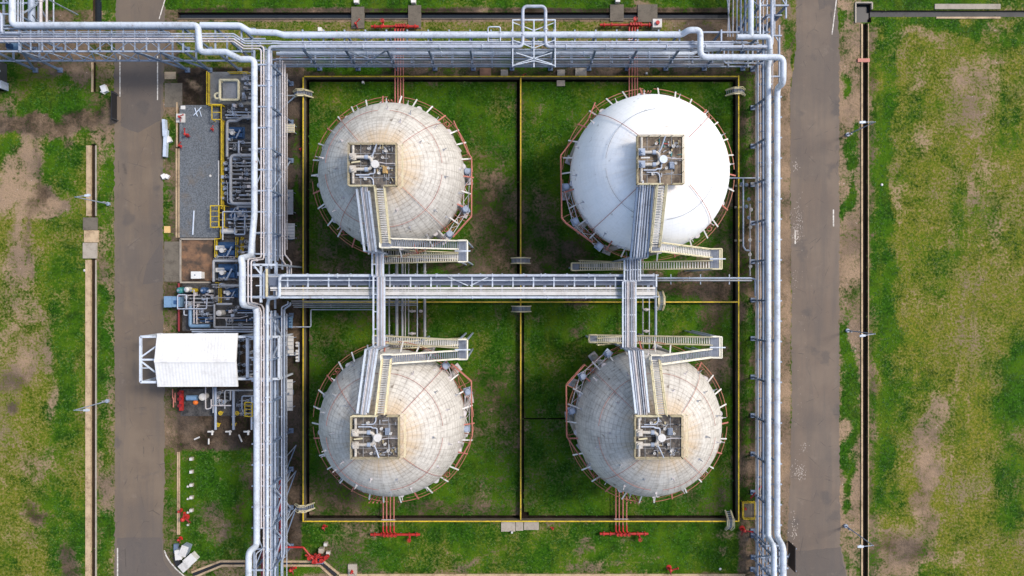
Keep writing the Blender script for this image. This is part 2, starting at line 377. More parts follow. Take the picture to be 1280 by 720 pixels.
def ground_mat():
    k=NT('ground_cover'); p=k.pos()
    a=k.node('ShaderNodeAttribute',attribute_name='cover'); s=k.node('ShaderNodeSeparateColor'); k.link(a.outputs['Color'],s.inputs[0]); b,d,t=s.outputs
    nL=k.noise(0.12,6,0.6,p); nM=k.noise(0.55,6,0.62,p,0.4); nF=k.noise(2.6,6,0.68,p); nS=k.noise(9.0,3,0.6,p)
    cm=lambda *q: k.math('ADD',q[0],q[1]) if len(q)==2 else k.math('ADD',k.math('ADD',q[0],q[1]),q[2])
    off=lambda n,w: k.math('MULTIPLY',k.math('SUBTRACT',n,0.5),w)
    bf=k.ramp(k.math('ADD',cm(b,off(nM,1.3),off(nF,1.9)),off(nL,0.7)),0.28,0.88)
    df=k.ramp(k.math('ADD',cm(d,off(nM,1.3),off(nF,1.4)),off(nL,0.8)),0.15,0.92)
    mp=k.node('ShaderNodeMapping'); k.link(p,mp.inputs['Vector']); mp.inputs['Scale'].default_value=(1,0.16,1)
    sv=k.noise(0.5,5,0.6,mp.outputs[0]); df=k.math('ADD',df,off(sv,1.1),clamp=True)
    green=k.mix(k.ramp(cm(off(nF,1.0),off(nM,0.5)),-0.18,0.2),(0.010,0.038,0.002,1),(0.038,0.122,0.004,1))
    yel=k.mix(k.ramp(k.math('ADD',nF,off(nS,0.4)),0.36,0.64),(0.100,0.128,0.007,1),(0.205,0.182,0.026,1))
    straw=k.ramp(k.math('ADD',nF,off(nL,0.8)),0.54,0.68)
    yel=k.mix(k.math('MULTIPLY',straw,d),yel,(0.235,0.185,0.09,1))
    green=k.mix(k.ramp(k.noise(0.2,5,0.6,p),0.42,0.66,0,0.75),green,(0.066,0.138,0.004,1)); green=k.mix(k.ramp(k.noise(0.33,5,0.65,p),0.52,0.72,0,0.55),green,(0.016,0.030,0.005,1)); gr=k.mix(df,green,yel)
    soil=k.mix(k.ramp(k.math('ADD',cm(t,off(nM,0.7)),off(nF,0.5)),0.1,0.95),(0.022,0.015,0.010,1),(0.34,0.235,0.15,1))
    soil=k.mix(k.ramp(nL,0.45,0.62,0,0.45),soil,(0.13,0.10,0.08,1))
    soil=k.mix(k.ramp(nS,0.5,0.66,0,0.35),soil,(0.05,0.036,0.025,1))
    vo=k.node('ShaderNodeTexVoronoi'); vo.inputs['Scale'].default_value=1.7; k.link(p,vo.inputs['Vector'])
    st=k.math('MULTIPLY',k.ramp(vo.outputs['Distance'],0.07,0.13,1.0,0.0),k.ramp(nM,0.56,0.62))
    soil=k.mix(k.math('MULTIPLY',st,k.ramp(t,0.25,0.5)),soil,(0.5,0.45,0.4,1))
    c=k.mix(bf,gr,soil)
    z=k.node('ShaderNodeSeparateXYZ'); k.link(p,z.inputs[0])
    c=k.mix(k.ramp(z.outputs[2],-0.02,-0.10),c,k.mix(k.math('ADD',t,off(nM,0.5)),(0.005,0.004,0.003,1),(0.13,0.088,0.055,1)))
    k.bump(k.math('ADD',nF,k.math('MULTIPLY',nS,0.5)),0.7,0.25)
    k.b.inputs['Specular IOR Level'].default_value=0.1
    return k.out(c,0.95)
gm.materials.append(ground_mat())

# living blades on the turf: one mass nobody could count
def turf():
    n=38000; u=rng.uniform(-10,1290,n); v=rng.uniform(-8,728,n)
    x=(u-640)*GP; y=(360-v)*GP
    ix=np.clip(np.searchsorted(gx,x)-1,0,nx-2); iy=np.clip(np.searchsorted(gy,y)-1,0,ny-2)
    ok=(bare[iy,ix]<0.45)&(dep[iy,ix]==0)&(dep[iy+1,ix+1]==0)
    ok&=~((u>141)&(u<207)|(u>983)&(u<1050)); ok&=~((np.abs(v-649)<2.5)|(np.abs(v-98.5)<2.5)|(np.abs(u-381.5)<2.5)|(np.abs(u-920.5)<2.5))
    x,y=x[ok],y[ok]; dd=dry[iy,ix][ok]; n=len(x)
    vs=[];m=3
    ang=rng.uniform(0,2*PI,(n,m)); hh=rng.uniform(.03,.15,(n,m)); ln=rng.uniform(.10,.26,(n,m)); w=rng.uniform(.05,.10,(n,m))
    X=x[:,None]+rng.normal(0,.10,(n,m)); Y=y[:,None]+rng.normal(0,.10,(n,m))
    ca,sa=np.cos(ang),np.sin(ang)
    A=np.stack([X-sa*w,Y+ca*w,np.full_like(X,0.0)],2); B=np.stack([X+sa*w,Y-ca*w,np.full_like(X,0.0)],2); T=np.stack([X+ca*ln,Y+sa*ln,hh],2)
    vv=np.stack([A,B,T],2).reshape(-1,3); ff=np.arange(len(vv)).reshape(-1,3)
    me=bpy.data.meshes.new('grass'); me.from_pydata(vv.tolist(),[],ff.tolist())
    c=me.color_attributes.new('cover','FLOAT_COLOR','POINT'); q=np.repeat(dd,m*3); r=np.repeat(rng.uniform(0,1,n*m),3)
    c.data.foreach_set('color',np.stack([q,r,q*0,q*0+1],1).astype(np.float32).ravel())
    k=NT('grass_blades'); a=k.node('ShaderNodeAttribute',attribute_name='cover'); s=k.node('ShaderNodeSeparateColor'); k.link(a.outputs['Color'],s.inputs[0])
    g=k.mix(s.outputs[1],(0.011,0.048,0.0015,1),(0.050,0.150,0.004,1)); yl=k.mix(s.outputs[1],(0.105,0.130,0.009,1),(0.195,0.172,0.034,1))
    me.materials.append(k.out(k.mix(k.ramp(s.outputs[0],0.15,0.8),g,yl),0.8))
    o=bpy.data.objects.new('grass',me); COL.objects.link(o); tag(o,'short green and straw coloured grass growing over the open ground','grass',kind='stuff')
turf()

# ------------------------------------------------------------------ roads
def asphalt(name,base,warm):
    k=NT(name); p=k.pos(); z=k.node('ShaderNodeSeparateXYZ'); k.link(p,z.inputs[0])
    mp=k.node('ShaderNodeMapping'); k.link(p,mp.inputs['Vector']); mp.inputs['Scale'].default_value=(1,0.10,1)
    nl=k.noise(0.10,5,0.6,p); nm=k.noise(0.5,6,0.65,p); nf=k.noise(16,2,0.7,p); ns=k.noise(0.55,4,0.6,mp.outputs[0])
    c=k.mix(k.ramp(nl,0.40,0.60),base,warm); c=k.mix(k.ramp(k.noise(0.045,5,0.65,p),0.44,0.60,0,0.5),c,(0.098,0.080,0.067,1))
    c=k.mix(k.ramp(ns,0.40,0.66,0,0.38),c,(0.082,0.072,0.066,1))
    c=k.mix(k.ramp(nm,0.58,0.72,0,0.4),c,(0.20,0.16,0.125,1))
    c=k.mix(k.ramp(k.noise(0.23,4,0.5,p),0.60,0.70,0,0.5),c,(0.066,0.060,0.057,1))
    c=k.mix(k.ramp(nf,0.45,0.75,0,0.25),c,(0.24,0.21,0.18,1))
    vo=k.node('ShaderNodeTexVoronoi',feature='DISTANCE_TO_EDGE'); vo.inputs['Scale'].default_value=0.22; k.link(p,vo.inputs['Vector'])
    ck=k.math('MULTIPLY',k.ramp(vo.outputs['Distance'],0.0,0.012,1,0),k.ramp(nm,0.48,0.60,0,0.6)); c=k.mix(ck,c,(0.045,0.04,0.036,1))
    k.bump(nf,0.3,0.02); return k.out(c,0.9)
A_W=asphalt('asphalt_west',(0.142,0.104,0.072,1),(0.170,0.126,0.086,1)); A_E=asphalt('asphalt_east',(0.146,0.108,0.080,1),(0.170,0.128,0.094,1))
def road(name,left,right,mat,z=0.006,jit=0.10):
    """left/right: (v, u) edge readings from north to south"""
    vs=[];fs=[]; vv=np.arange(left[0][0],left[-1][0]+.1,3.0)
    lu=np.interp(vv,[a for a,b in left],[b for a,b in left]); ru=np.interp(vv,[a for a,b in right],[b for a,b in right])
    for i,v in enumerate(vv):
        vs+=[G(lu[i]+random.gauss(0,jit)*6,v,z),G(ru[i]+random.gauss(0,jit)*6,v,z)]
        if i: fs.append((2*i-2,2*i,2*i+1,2*i-1))
    return struct(MB().add(vs,fs),name,mat)
road('road',[(-300,145),(40,144.5),(90,142.5),(600,143.5),(720,143),(1200,143)],[(-300,206),(30,206),(85,205),(170,203.5),(400,204.5),(600,206),(660,203),(690,205),(705,214),(722,232),(740,300),(1200,300)],A_W)
road('road',[(-300,996),(60,995),(120,987.5),(500,990),(640,986),(690,983),(1200,975)],[(-300,1044),(20,1047),(50,1049),(400,1049),(680,1050),(720,1060),(1200,1065)],A_E)
m=k=None
k=NT('worn_road_paint'); M_LINE=k.out(k.mix(k.ramp(k.noise(3.0,5,0.6,k.pos()),0.40,0.68,0,0.75),(0.66,0.62,0.55,1),(0.16,0.13,0.11,1)),0.8)
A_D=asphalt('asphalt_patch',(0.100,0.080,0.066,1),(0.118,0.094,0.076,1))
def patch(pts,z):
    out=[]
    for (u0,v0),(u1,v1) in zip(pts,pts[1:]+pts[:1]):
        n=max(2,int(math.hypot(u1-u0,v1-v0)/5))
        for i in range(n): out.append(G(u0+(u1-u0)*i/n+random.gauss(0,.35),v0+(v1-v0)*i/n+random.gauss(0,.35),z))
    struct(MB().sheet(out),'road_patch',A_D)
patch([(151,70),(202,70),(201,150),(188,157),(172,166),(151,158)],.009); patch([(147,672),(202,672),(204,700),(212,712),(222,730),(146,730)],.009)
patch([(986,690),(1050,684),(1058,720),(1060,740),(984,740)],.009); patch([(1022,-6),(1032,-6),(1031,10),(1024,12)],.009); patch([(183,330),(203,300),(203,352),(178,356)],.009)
def line(pts,w=0.16,z=0.012):
    b=MB()
    for (u0,v0),(u1,v1) in zip(pts,pts[1:]):
        p,q=G(u0,v0,z),G(u1,v1,z); d=(q-p).normalized(); n=V((-d.y,d.x,0))*w/2; b.add([p-n,q-n,q+n,p+n],[(0,1,2,3)])
    struct(b,'road_marking',M_LINE)
line([(207.5,-5),(199,24)]); line([(150,70),(150,121)]); line([(197,70),(197,125)]); line([(147,685),(147,730)],0.2)
line([(205.5,688),(208,695),(213,703),(220,711),(230,720),(240,726)],0.2)
line([(1046.5,-8),(1040,43)],0.16); line([(1041.8,262),(1041.8,283)],0.2); line([(994,288),(994,305)],0.18)
k=NT('pale_spatter'); kp=k.pos()
SPAT=k.out(k.mix(k.noise(0.8,3,0.6,kp),(0.26,0.22,0.18,1),(0.55,0.48,0.42,1)),0.9)
def spatter(u,v,ru,rv,n,lo,hi):
    b=MB()
    for _ in range(n):
        c=G(u+random.gauss(0,ru*.5),v+random.gauss(0,rv*.5),0.013+random.random()*0.004); r=random.uniform(lo,hi); q=random.randint(5,7); a0=random.random()*6
        b.add([c+V((math.cos(a0+2*PI*i/q)*r*random.uniform(.5,1.1),math.sin(a0+2*PI*i/q)*r*random.uniform(.6,1.5),0)) for i in range(q)],[tuple(range(q))])
    struct(b,'road_marking',SPAT)
spatter(997,278,8,26,150,.02,.075); spatter(995,292,5,9,70,.03,.10); spatter(999,588,9,12,120,.02,.09); spatter(1004,560,6,8,24,.02,.08); spatter(992,660,5,18,60,.02,.10); spatter(995,208,4,8,34,.02,.08); spatter(1000,430,9,240,50,.015,.05); spatter(993,350,3,16,24,.02,.06)
# ------------------------------------------------------------------ slabs and beds
def slab(name,u0,v0,u1,v1,z,mat): return struct(MB().box(((u0+u1)/2*GP-80,45-(v0+v1)/2*GP,z/2-0.05),((u1-u0)*GP,(v1-v0)*GP,z+0.1)),name,mat)
k=NT('blue_grey_gravel'); p_=k.pos(); n1=k.noise(0.25,5,0.6,p_); n2=k.noise(5,4,0.8,p_); n3=k.noise(16,2,0.8,p_)
c_=k.mix(k.ramp(n2,0.34,0.66),(0.062,0.070,0.079,1),(0.165,0.182,0.20,1)); c_=k.mix(k.ramp(n3,0.58,0.75,0,0.5),c_,(0.28,0.28,0.28,1)); c_=k.mix(k.ramp(n1,0.55,0.72,0,0.5),c_,(0.16,0.12,0.08,1))
k.bump(n2,0.8,0.1); M_GRAV=k.out(c_,0.9)
slab('gravel_bed_floor',224.5,131.5,274,297,0.05,M_GRAV)
k=NT('rusty_slab'); p_=k.pos(); n1=k.noise(0.45,6,0.65,p_); n2=k.noise(3,5,0.6,p_)
c_=k.mix(k.ramp(n1,0.38,0.62),(0.06,0.042,0.03,1),(0.20,0.11,0.06,1)); c_=k.mix(k.ramp(n2,0.55,0.75,0,0.7),c_,(0.035,0.025,0.02,1)); c_=k.mix(k.ramp(k.noise(0.9,3,0.5,p_),0.55,0.7,0,0.6),c_,(0.30,0.15,0.07,1))
M_RSL=k.out(c_,0.85)
slab('plant_floor',227,300,266,351,0.06,M_RSL)
k=NT('oil_stained_slab'); p_=k.pos(); n1=k.noise(0.5,6,0.65,p_); n2=k.noise(4,4,0.6,p_)
M_OIL=k.out(k.mix(k.ramp(k.math('ADD',k.math('MULTIPLY',n1,.7),k.math('MULTIPLY',n2,.3)),0.36,0.66),(0.014,0.013,0.012,1),(0.10,0.092,0.084,1)),0.6)
slab('plant_floor',260,90,316,131,0.06,paint('grey_slab',(128,128,126),(78,74,68),0.7,0.6,0.9))
slab('plant_floor',277.5,132,316,298,0.045,M_OIL); slab('plant_floor',268,299,316,352,0.05,M_OIL); slab('plant_floor',228,353,316,414,0.04,M_OIL); slab('plant_floor',226,486,316,520,0.035,M_OIL)
slab('pavement',205.5,302,225,352,0.05,M_CONCD); slab('pavement',206,104,228,134,0.05,M_CONCD); slab('pavement',206,90,220,99,0.09,M_CONCT)
# water and linings in the ditches
k=NT('ditch_water'); M_WAT=k.out((0.016,0.02,0.024,1),0.12)
def water(u0,v0,u1,v1,z,mat=None): struct(MB().sheet([G(u0,v1),G(u1,v1),G(u1,v0),G(u0,v0)],z),'drain_water',mat or M_WAT)
for a,b in ((222,440),(455,511),(526,763),(779,798),(821,911)): water(a,15.5,b,22.5,-0.55)
water(1089,13,1340,21,-0.4,paint('silty_water',(70,70,70),(46,44,40),0.6,0.5,0.75)); water(1069,4,1089,28,-0.6); water(116,-60,127,27,-0.6)
# ================================================================== BUND WALLS AND KERBS
def bund(label,p,q,h=1.0,w=0.24):
    """low retaining wall with a yellow painted top edge"""
    a,b=G(*p),G(*q); r=thing('bund_wall',(a+b)/2,label,'low wall')
    MB().bar(a+V((0,0,h/2-.05)),b+V((0,0,h/2-.05)),w,h+.1).build('wall_body',M_CONCD,r)
    d=(b-a).normalized()
    m=MB().bar(a+V((0,0,h+.035)),b+V((0,0,h+.035)),w*0.72,.07); m.build('coping',M_YEL,r)
bund('yellow topped bund wall along the west side of the sphere yard',(381.5,99),(381.5,649.4),1.0)
bund('yellow topped bund wall along the north side of the sphere yard',(382.7,98.2),(919.2,98.2))
bund('yellow topped bund wall along the east side, next to the twin white pipes',(920.6,97),(920.6,649.4),1.0,0.24)
bund('yellow topped bund wall along the south side above the bright grass strip',(382.8,648.8),(919.4,648.8))
bund('yellow topped dividing wall between the two northern spheres',(650.8,99.6),(650.8,376),0.9)
bund('yellow topped dividing wall between the two southern spheres',(650.8,379),(650.8,647.4),0.9)
bund('yellow topped cross wall under the central pipe rack',(382.8,377.4),(919.4,377.4),0.95)
def kerb(label,pts,w,h,mat,name='drain_kerb',cat='kerb'):
    m=MB()
    P3=[G(*p) for p in pts]
    for i,(a,b) in enumerate(zip(P3,P3[1:])):
        m.bar(a+V((0,0,h/2-.1+.002*i)),b+V((0,0,h/2-.1)),w,h+.2)
    return tag(m.build(name,mat,None,loc=P3[0]),label,cat)
kerb('long pale kerb beside the west drain, south of the slab crossing',[(110.7,325),(110.7,770)],.82,.16,M_CONCT)
kerb('pale kerb beside the west drain, north of the slab crossing',[(111.2,182),(111.2,270)],.7,.14,M_CONCT)
kerb('thin grey lip of the west drain, on its road side, south part',[(120.4,325),(120.4,770)],.2,.14,M_CONC)
kerb('thin grey lip of the west drain, on its road side, north part',[(120.4,182),(120.4,270)],.2,.14,M_CONC)
kerb('tan kerb of the short drain under the north west rack',[(115.7,78),(115.7,115)],.3,.12,M_CONCT)
kerb('tan kerb along the west edge of the east drain',[(1077,30),(1077,770)],.24,.16,M_CONCT)
kerb('tan kerb along the east edge of the east drain',[(1085.2,30),(1085.2,770)],.12,.13,M_CONCT)
kerb('thin concrete lip along the south edge of the north drain',[(222,23.6),(911,23.6)],.18,.12,M_CONCD)
kerb('worn concrete bank north of the north east drain',[(1168,8.5),(1250,8.5)],.8,.14,M_CONC); kerb('worn tan concrete lip south of the north east drain',[(1170,22.4),(1250,22.4)],.28,.13,M_CONCT)
kerb('concrete rim of the drain pit at the head of the east drain',[(1069,29),(1069,3.6),(1089.6,3.6),(1089.6,12)],.2,.2,M_CONC)
for nm,pts in (('north',[(240,715),(276,701.2),(306,701.2)]),('south',[(243,721),(278,706.6),(306,706.6)])): kerb('tan kerb on the %s lip of the crooked ditch by the grey cabinets'%nm,pts,.3,.2,M_CONCT)
for nm,pts in (('north',[(352,701.5),(405,701.5),(424,717)]),('south',[(352,706.5),(400,706.5),(417,722)])): kerb('tan kerb on the %s lip of the crooked ditch beside the red monitors'%nm,pts,.3,.2,M_CONCT)
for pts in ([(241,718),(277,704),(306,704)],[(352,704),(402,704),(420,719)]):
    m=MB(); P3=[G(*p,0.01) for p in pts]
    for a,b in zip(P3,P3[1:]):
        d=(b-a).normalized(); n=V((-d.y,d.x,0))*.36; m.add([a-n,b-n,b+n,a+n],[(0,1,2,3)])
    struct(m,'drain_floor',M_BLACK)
kerb('long pale kerb along the south edge of the bright grass strip',[(424,718.3),(931,718.3)],.3,.2,M_CONCT)
kerb('pale kerb beside the twin white pipes at the south east',[(946.3,604),(946.3,760)],.2,.25,M_CONCT)
for u,v0,v1,w in ((221,186,297,.25),(224,186,297,.18),(222.6,565,668,.2),(224.6,565,668,.16),(221.5,128,184,.2)): kerb({221:'tan kerb between the road verge and the gravel bed',224:'thin concrete kerb edging the gravel bed',222.6:'tan kerb on the road side of the lawn gutter',224.6:'pale kerb on the lawn side of the lawn gutter',221.5:'tan kerb beside the white monitor pad'}[u],[(u,v0),(u,v1)],w,.14,M_CONCT)
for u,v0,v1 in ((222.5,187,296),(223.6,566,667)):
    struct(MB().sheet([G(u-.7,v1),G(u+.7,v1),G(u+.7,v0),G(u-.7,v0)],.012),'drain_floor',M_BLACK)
def pad(label,u0,v0,u1,v1,h,mat,name='culvert_slab',cat='slab'):
    c=G((u0+u1)/2,(v0+v1)/2); m=MB().box((c.x,c.y,h/2-.1),((u1-u0)*GP,(v1-v0)*GP,h+.2))
    return tag(m.build(name,mat,None,loc=c),label,cat)
for (a,b,c,d),l in (((439.5,9,455.5,36),'stained culvert slab over the north drain, next to the small red hydrant'),((510.5,7,526.5,36),'stained culvert slab over the north drain, behind the north west red manifold'),((762.5,6,779.5,27),'stained culvert slab over the north drain, west one of a close pair'),((797,6,821.5,28),'widest culvert slab over the north drain, east one of a close pair')): pad(l,a,b,c,d,.18,M_CONCD)
for i_,(v0_,v1_,w_) in enumerate(((272,287.5,0),(288,303,1.2),(303.5,323,-.4))): pad('%s pale concrete slab of three bridging the west drain'%('northern','middle','southern')[i_],104.5+w_,v0_,122.5+w_,v1_,.16-.01*i_,(M_CONCD,M_CONCT,M_CONC)[i_])
pad('pinkish plank slab across the east drain near its head',1071.5,73.5,1086.5,78,.2,M_SALM)
for (a,b,c,d),l in (((626.5,651.5,644,664),'left half of the broken concrete apron at the foot of the dividing wall'),((644.6,651,654,663),'middle block of the broken concrete apron at the foot of the dividing wall'),((655,652,673.5,662),'right block of the broken concrete apron at the foot of the dividing wall')): pad(l,a,b,c,d,.14,M_CONC,'concrete_apron','apron')
pad('brown brick footing outside the north wall',600,86,614,97,.4,paint('brick_pad',(140,104,82),(90,66,50),.6,1,.9),'footing','footing')
pad('small grey footing straddling the north wall',626,88,635,97,.4,M_CONC,'footing','footing')
pad('grey block sunk inside the north wall beside the dividing wall',696,101,706,108,.3,M_CONC,'footing','footing')
pad('tan footing outside the north wall east of the dividing wall',696.5,88,706,96.5,.4,M_CONC,'footing','footing')
pad('wide tan footing outside the north wall',719,86,733,96.5,.4,M_CONC,'footing','footing')

# stile over a bund wall: two sides, treads
def stile_proto():
    r=thing('step_stile',(0,0,0),'','stile'); L=3.0
    for s in (-1,1):
        m=MB(); pts=[V((-L/2,s*.42,.1)),V((-.55,s*.42,1.25)),V((.55,s*.42,1.25)),V((L/2,s*.42,.1))]
        for a,b in zip(pts,pts[1:]): m.bar(a,b,.16,.22)
        for p in pts: m.bar(p,p+V((0,0,.8 if abs(p.x)<1 else .5)),.05)
        m.tube([p+V((0,0,.8 if abs(p.x)<1 else .5)) for p in pts],.05,6); m.build('side_frame',M_CREAM,r)
    m=MB()
    for i in range(14):
        x=-L/2+.15+i*(L-.3)/13; z=1.25 if abs(x)<.55 else 1.25-(abs(x)-.55)*1.15/(L/2-.55); m.box((x,0,z+.02),(.13,.72,.04))
    m.build('treads',M_GRATE,r); return r
st=stile_proto(); used=[]
for u,v,rz,l in ((379.5,119,0,'cream step stile over the west bund wall near its north end'),(381.5,632,0.05,'cream step stile over the west bund wall near its south end'),(918.5,116.5,0,'cream step stile over the east bund wall near its north end'),(909.5,649.5,PI/2,'cream step stile over the south bund wall at its east corner'),(651,326,0,'cream step stile over the northern dividing wall, just north of the rack'),(651.5,386,0,'cream step stile over the southern dividing wall, just south of the rack'),(824.5,376,PI/2,'yellow edged step stile over the cross wall beyond the rack end')):
    place(st,used,G(u,v),rz,l,'step stiles over the bund walls')

# ================================================================== SPHERE TANKS
ZC=11.5; HP=22.7
TANKS={'nw':dict(c=(-16.6,15.45),R=10.05,s=-1,g=1,lab='weathered sphere tank in the north west bay, tan rust around its top deck'),
       'sw':dict(c=(-16.5,-18.6),R=10.05,s=1,g=1,lab='weathered sphere tank in the south west bay, its side gallery on the right'),
       'ne':dict(c=(18.96,15.77),R=10.85,s=-1,g=-1,lab='bright white sphere tank, the largest and only freshly clad one'),
       'se':dict(c=(18.75,-18.6),R=10.05,s=1,g=-1,lab='weathered sphere tank in the south east bay, its side gallery on the left')}
DECK={'nw':(467,207),'sw':(470,545),'ne':(824,201),'se':(822,545)}
k=NT('platform_deck'); p_=k.pos(); n1=k.noise(0.9,6,0.7,p_); n2=k.noise(4,4,0.7,p_)
c_=k.mix(k.ramp(n1,0.38,0.62),(0.035,0.031,0.028,1),(0.12,0.105,0.09,1)); c_=k.mix(k.ramp(n2,0.52,0.72,0,0.7),c_,(0.20,0.12,0.065,1)); c_=k.mix(k.ramp(k.noise(2.2,3,.6,p_),0.56,0.66,0,0.6),c_,(0.34,0.31,0.27,1)); M_DECK=k.out(c_,0.85)
k=NT('rusty_platform_deck'); p_=k.pos(); n1=k.noise(0.8,6,0.7,p_); n2=k.noise(4,4,0.7,p_)
c_=k.mix(k.ramp(n1,0.38,0.62),(0.085,0.062,0.045,1),(0.24,0.185,0.125,1)); c_=k.mix(k.ramp(n2,0.5,0.72,0,0.7),c_,(0.10,0.06,0.035,1)); M_DECKR=k.out(c_,0.85)
M_SH=shell_mat('weathered_shell',(202,197,188),(190,162,122),(150,143,134),0.48,0.8,0.75,10.05,ZC)
M_SHW=shell_mat('white_shell',(248,248,248),(200,166,112),(222,220,216),0.055,0.42,0.32,10.85,ZC)

def arc(c,R,z,a0,a1,n=20):
    return [V((c[0]+R*math.cos(a0+(a1-a0)*i/n),c[1]+R*math.sin(a0+(a1-a0)*i/n),z)) for i in range(n+1)]
def tank(key):
    T=TANKS[key]; cx,cy=T['c']; R=T['R']; g=T['g']; white=key=='ne'; rnd=random.Random(key)
    r=thing('sphere_tank',(cx,cy,0),T['lab'],'gas tank','sphere tanks in the bunded yard')
    on=lambda az,el,d=0: V((cx+(R+d)*math.cos(el)*math.cos(az),cy+(R+d)*math.cos(el)*math.sin(az),ZC+(R+d)*math.sin(el)))
    sh=MB().ball((cx,cy,ZC),R,96,56).build('shell',M_SHW if white else M_SH,r)
    for i in range(12):
        a=2*PI*i/12+.13; p=on(a,0,-.15); m=MB().cyl((p.x,p.y,.25),(p.x,p.y,ZC+1.2),.42,14); m.box((p.x,p.y,.15),(1.3,1.3,.3),a); m.build('leg',M_PINKW,r)
        b=2*PI*(i+1)/12+.13; q=on(b,0,-.15); m=MB()
        m.cyl((p.x,p.y,1.2),(q.x,q.y,ZC-2),.06,6); m.cyl((q.x,q.y,1.2),(p.x,p.y,ZC-2),.06,6); m.build('sway_brace',M_SALM,r)
    # equator spray rings in four arcs, their brackets
    zr=ZC+.25; Rr=R+1.1
    for q in range(4):
        a0=q*PI/2+.06; a1=(q+1)*PI/2-.06
        MB().tube(arc((cx,cy),Rr,zr,a0,a1,24),.06,6).build('spray_ring',M_RING,r)
        if q in (0,3) or True: MB().tube(arc((cx,cy),Rr-.28,zr-.55,a0+.1,a1-.1,24),.035,5).build('spray_ring',M_RING,r)
    for i in range(30):
        a=2*PI*i/30+rnd.uniform(-.02,.02); m=MB().bar(on(a,.16,-.05),V((cx+(Rr+.12)*math.cos(a),cy+(Rr+.12)*math.sin(a),zr+.09)),.19,.08); m.build('ring_bracket',M_TRAY if i%4 else M_SALM,r)
    # spray lines up the shell
    M_UP=M_SALM; Ru=math.radians(50 if white else 42)
    for q in range(4):
        a=PI/4+q*PI/2+rnd.uniform(-.06,.06)
        MB().tube([on(a,.02+(1.17-.02)*i/10,.22) for i in range(11)],.03 if not white else .04,6).build('riser',M_UP,r)
        MB().tube([on(PI/2*q+.1+(PI/2-.2)*i/16,Ru,.16) for i in range(17)],.03,5).build('spray_ring',M_UP if not white else M_GREY,r)
        # foot of each riser: knot of valves at the ring
        m=MB(); c0=on(a,.06,.45)
        for j in range(3):
            aa=a+(j-1)*.05; m.cyl(on(aa,-.05,.2),on(aa,.16,.55),.06,6)
        m.torus(c0,.33,.05,'z',10,5); m.build('riser_valve',M_SALM,r)
    for el,n,ph in ((.30,16,.1),(.62,14,.25),(.92,10,.0),(-.02,0,0)):
        for i in range(n):
            a=2*PI*i/n+ph+rnd.uniform(-.08,.08); e=el+rnd.uniform(-.05,.05)
            if white and el>.4: continue
            if not white and rnd.random()<.25: continue
            m=MB().cyl(on(a,e,-.05),on(a,e,.62),.055,6); m.box(tuple(on(a,e,.02)),(.26,.26,.2)); m.build('nozzle',M_PINKW if rnd.random()<.6 else M_GREY,r)
    # top deck
    du,dv=DECK[key]; d=P(du,dv,HP); hx,hy=2.95,2.62
    if white: hx,hy=2.85,3.0
    dk=MB().box((d.x,d.y,HP),(2*hx,2*hy,.10))
    for i in range(4):
        aa=PI/4+i*PI/2; dk.cyl((d.x+2*math.cos(aa),d.y+2*math.sin(aa),HP-1.6),(d.x+2*math.cos(aa),d.y+2*math.sin(aa),HP),.1,6)
    deck=dk.build('top_deck',M_DECKR if white else M_DECK,r)
    m=MB()
    for q in (-.33,.33,.0): m.box((d.x+hx*q*1.6,d.y,HP+.075),(.05,2*hy,.05)); m.box((d.x,d.y+hy*q*1.7,HP+.078),(2*hx,.05,.05))
    m.build('deck_joint',M_GREY,deck)
    s=T['s']  # side the stair leaves from
    def rail(name,pts,mat,base=HP):
        m=MB()
        for z in (1.1,.6): m.tube([V((x,y,base+z)) for x,y in pts],.05,6)
        for (x0,y0),(x1,y1) in zip(pts,pts[1:]):
            L=math.hypot(x1-x0,y1-y0); n=max(1,round(L/1.4))
            for i in range(n+1): m.bar((x0+(x1-x0)*i/n,y0+(y1-y0)*i/n,base),(x0+(x1-x0)*i/n,y0+(y1-y0)*i/n,base+1.1),.06)
            m.bar((x0,y0,base+.12),(x1,y1,base+.12),.05,.16)
        return m.build(name,mat,deck)
    X0,X1,Y0,Y1=d.x-hx+.05,d.x+hx-.05,d.y-hy+.05,d.y+hy-.05
    ys=Y0 if s<0 else Y1; yn=Y1 if s<0 else Y0; gl,gr=d.x+.3,d.x+1.45
    rail('handrail',[(X0,ys),(X0,yn),(X1,yn),(X1,ys)],M_GRIME); rail('handrail',[(X0,ys),(gl,ys)],M_CREAM); rail('handrail',[(gr,ys),(X1,ys)],M_GRIME)
    if not white:
        m=MB().bar((d.x+hx,yn,HP-.3),(d.x+hx+.62,yn,HP-.3),.07); m.bar((d.x+hx,ys,HP-.3),(d.x+hx+.62,ys,HP-.3),.07); m.bar((d.x+hx+.62,yn,HP-.3),(d.x+hx+.62,ys,HP-.3),.07); m.bar((d.x+hx+.62,yn,HP+.5),(d.x+hx+.62,ys,HP+.5),.07); m.bar((d.x+hx+.62,ys,HP-.3),(d.x+hx+.62,ys,HP+.5),.06); m.bar((d.x+hx+.62,yn,HP-.3),(d.x+hx+.62,yn,HP+.5),.06); m.build('side_ledge',M_CREAM,deck)
    z=HP+.55; f=-s  # f: direction away from the stair
    pw=M_DPIPE
    xl=d.x-hx+.55; ya,yb=d.y+f*.95,d.y-f*.55; xm=d.x-.45
    MB().tube([(xl,ya,z),(xm+.35,ya,z),(xm+.35,yb,z),(xl,yb,z)],.21,10,.7,6).build('vent_loop',pw,deck)
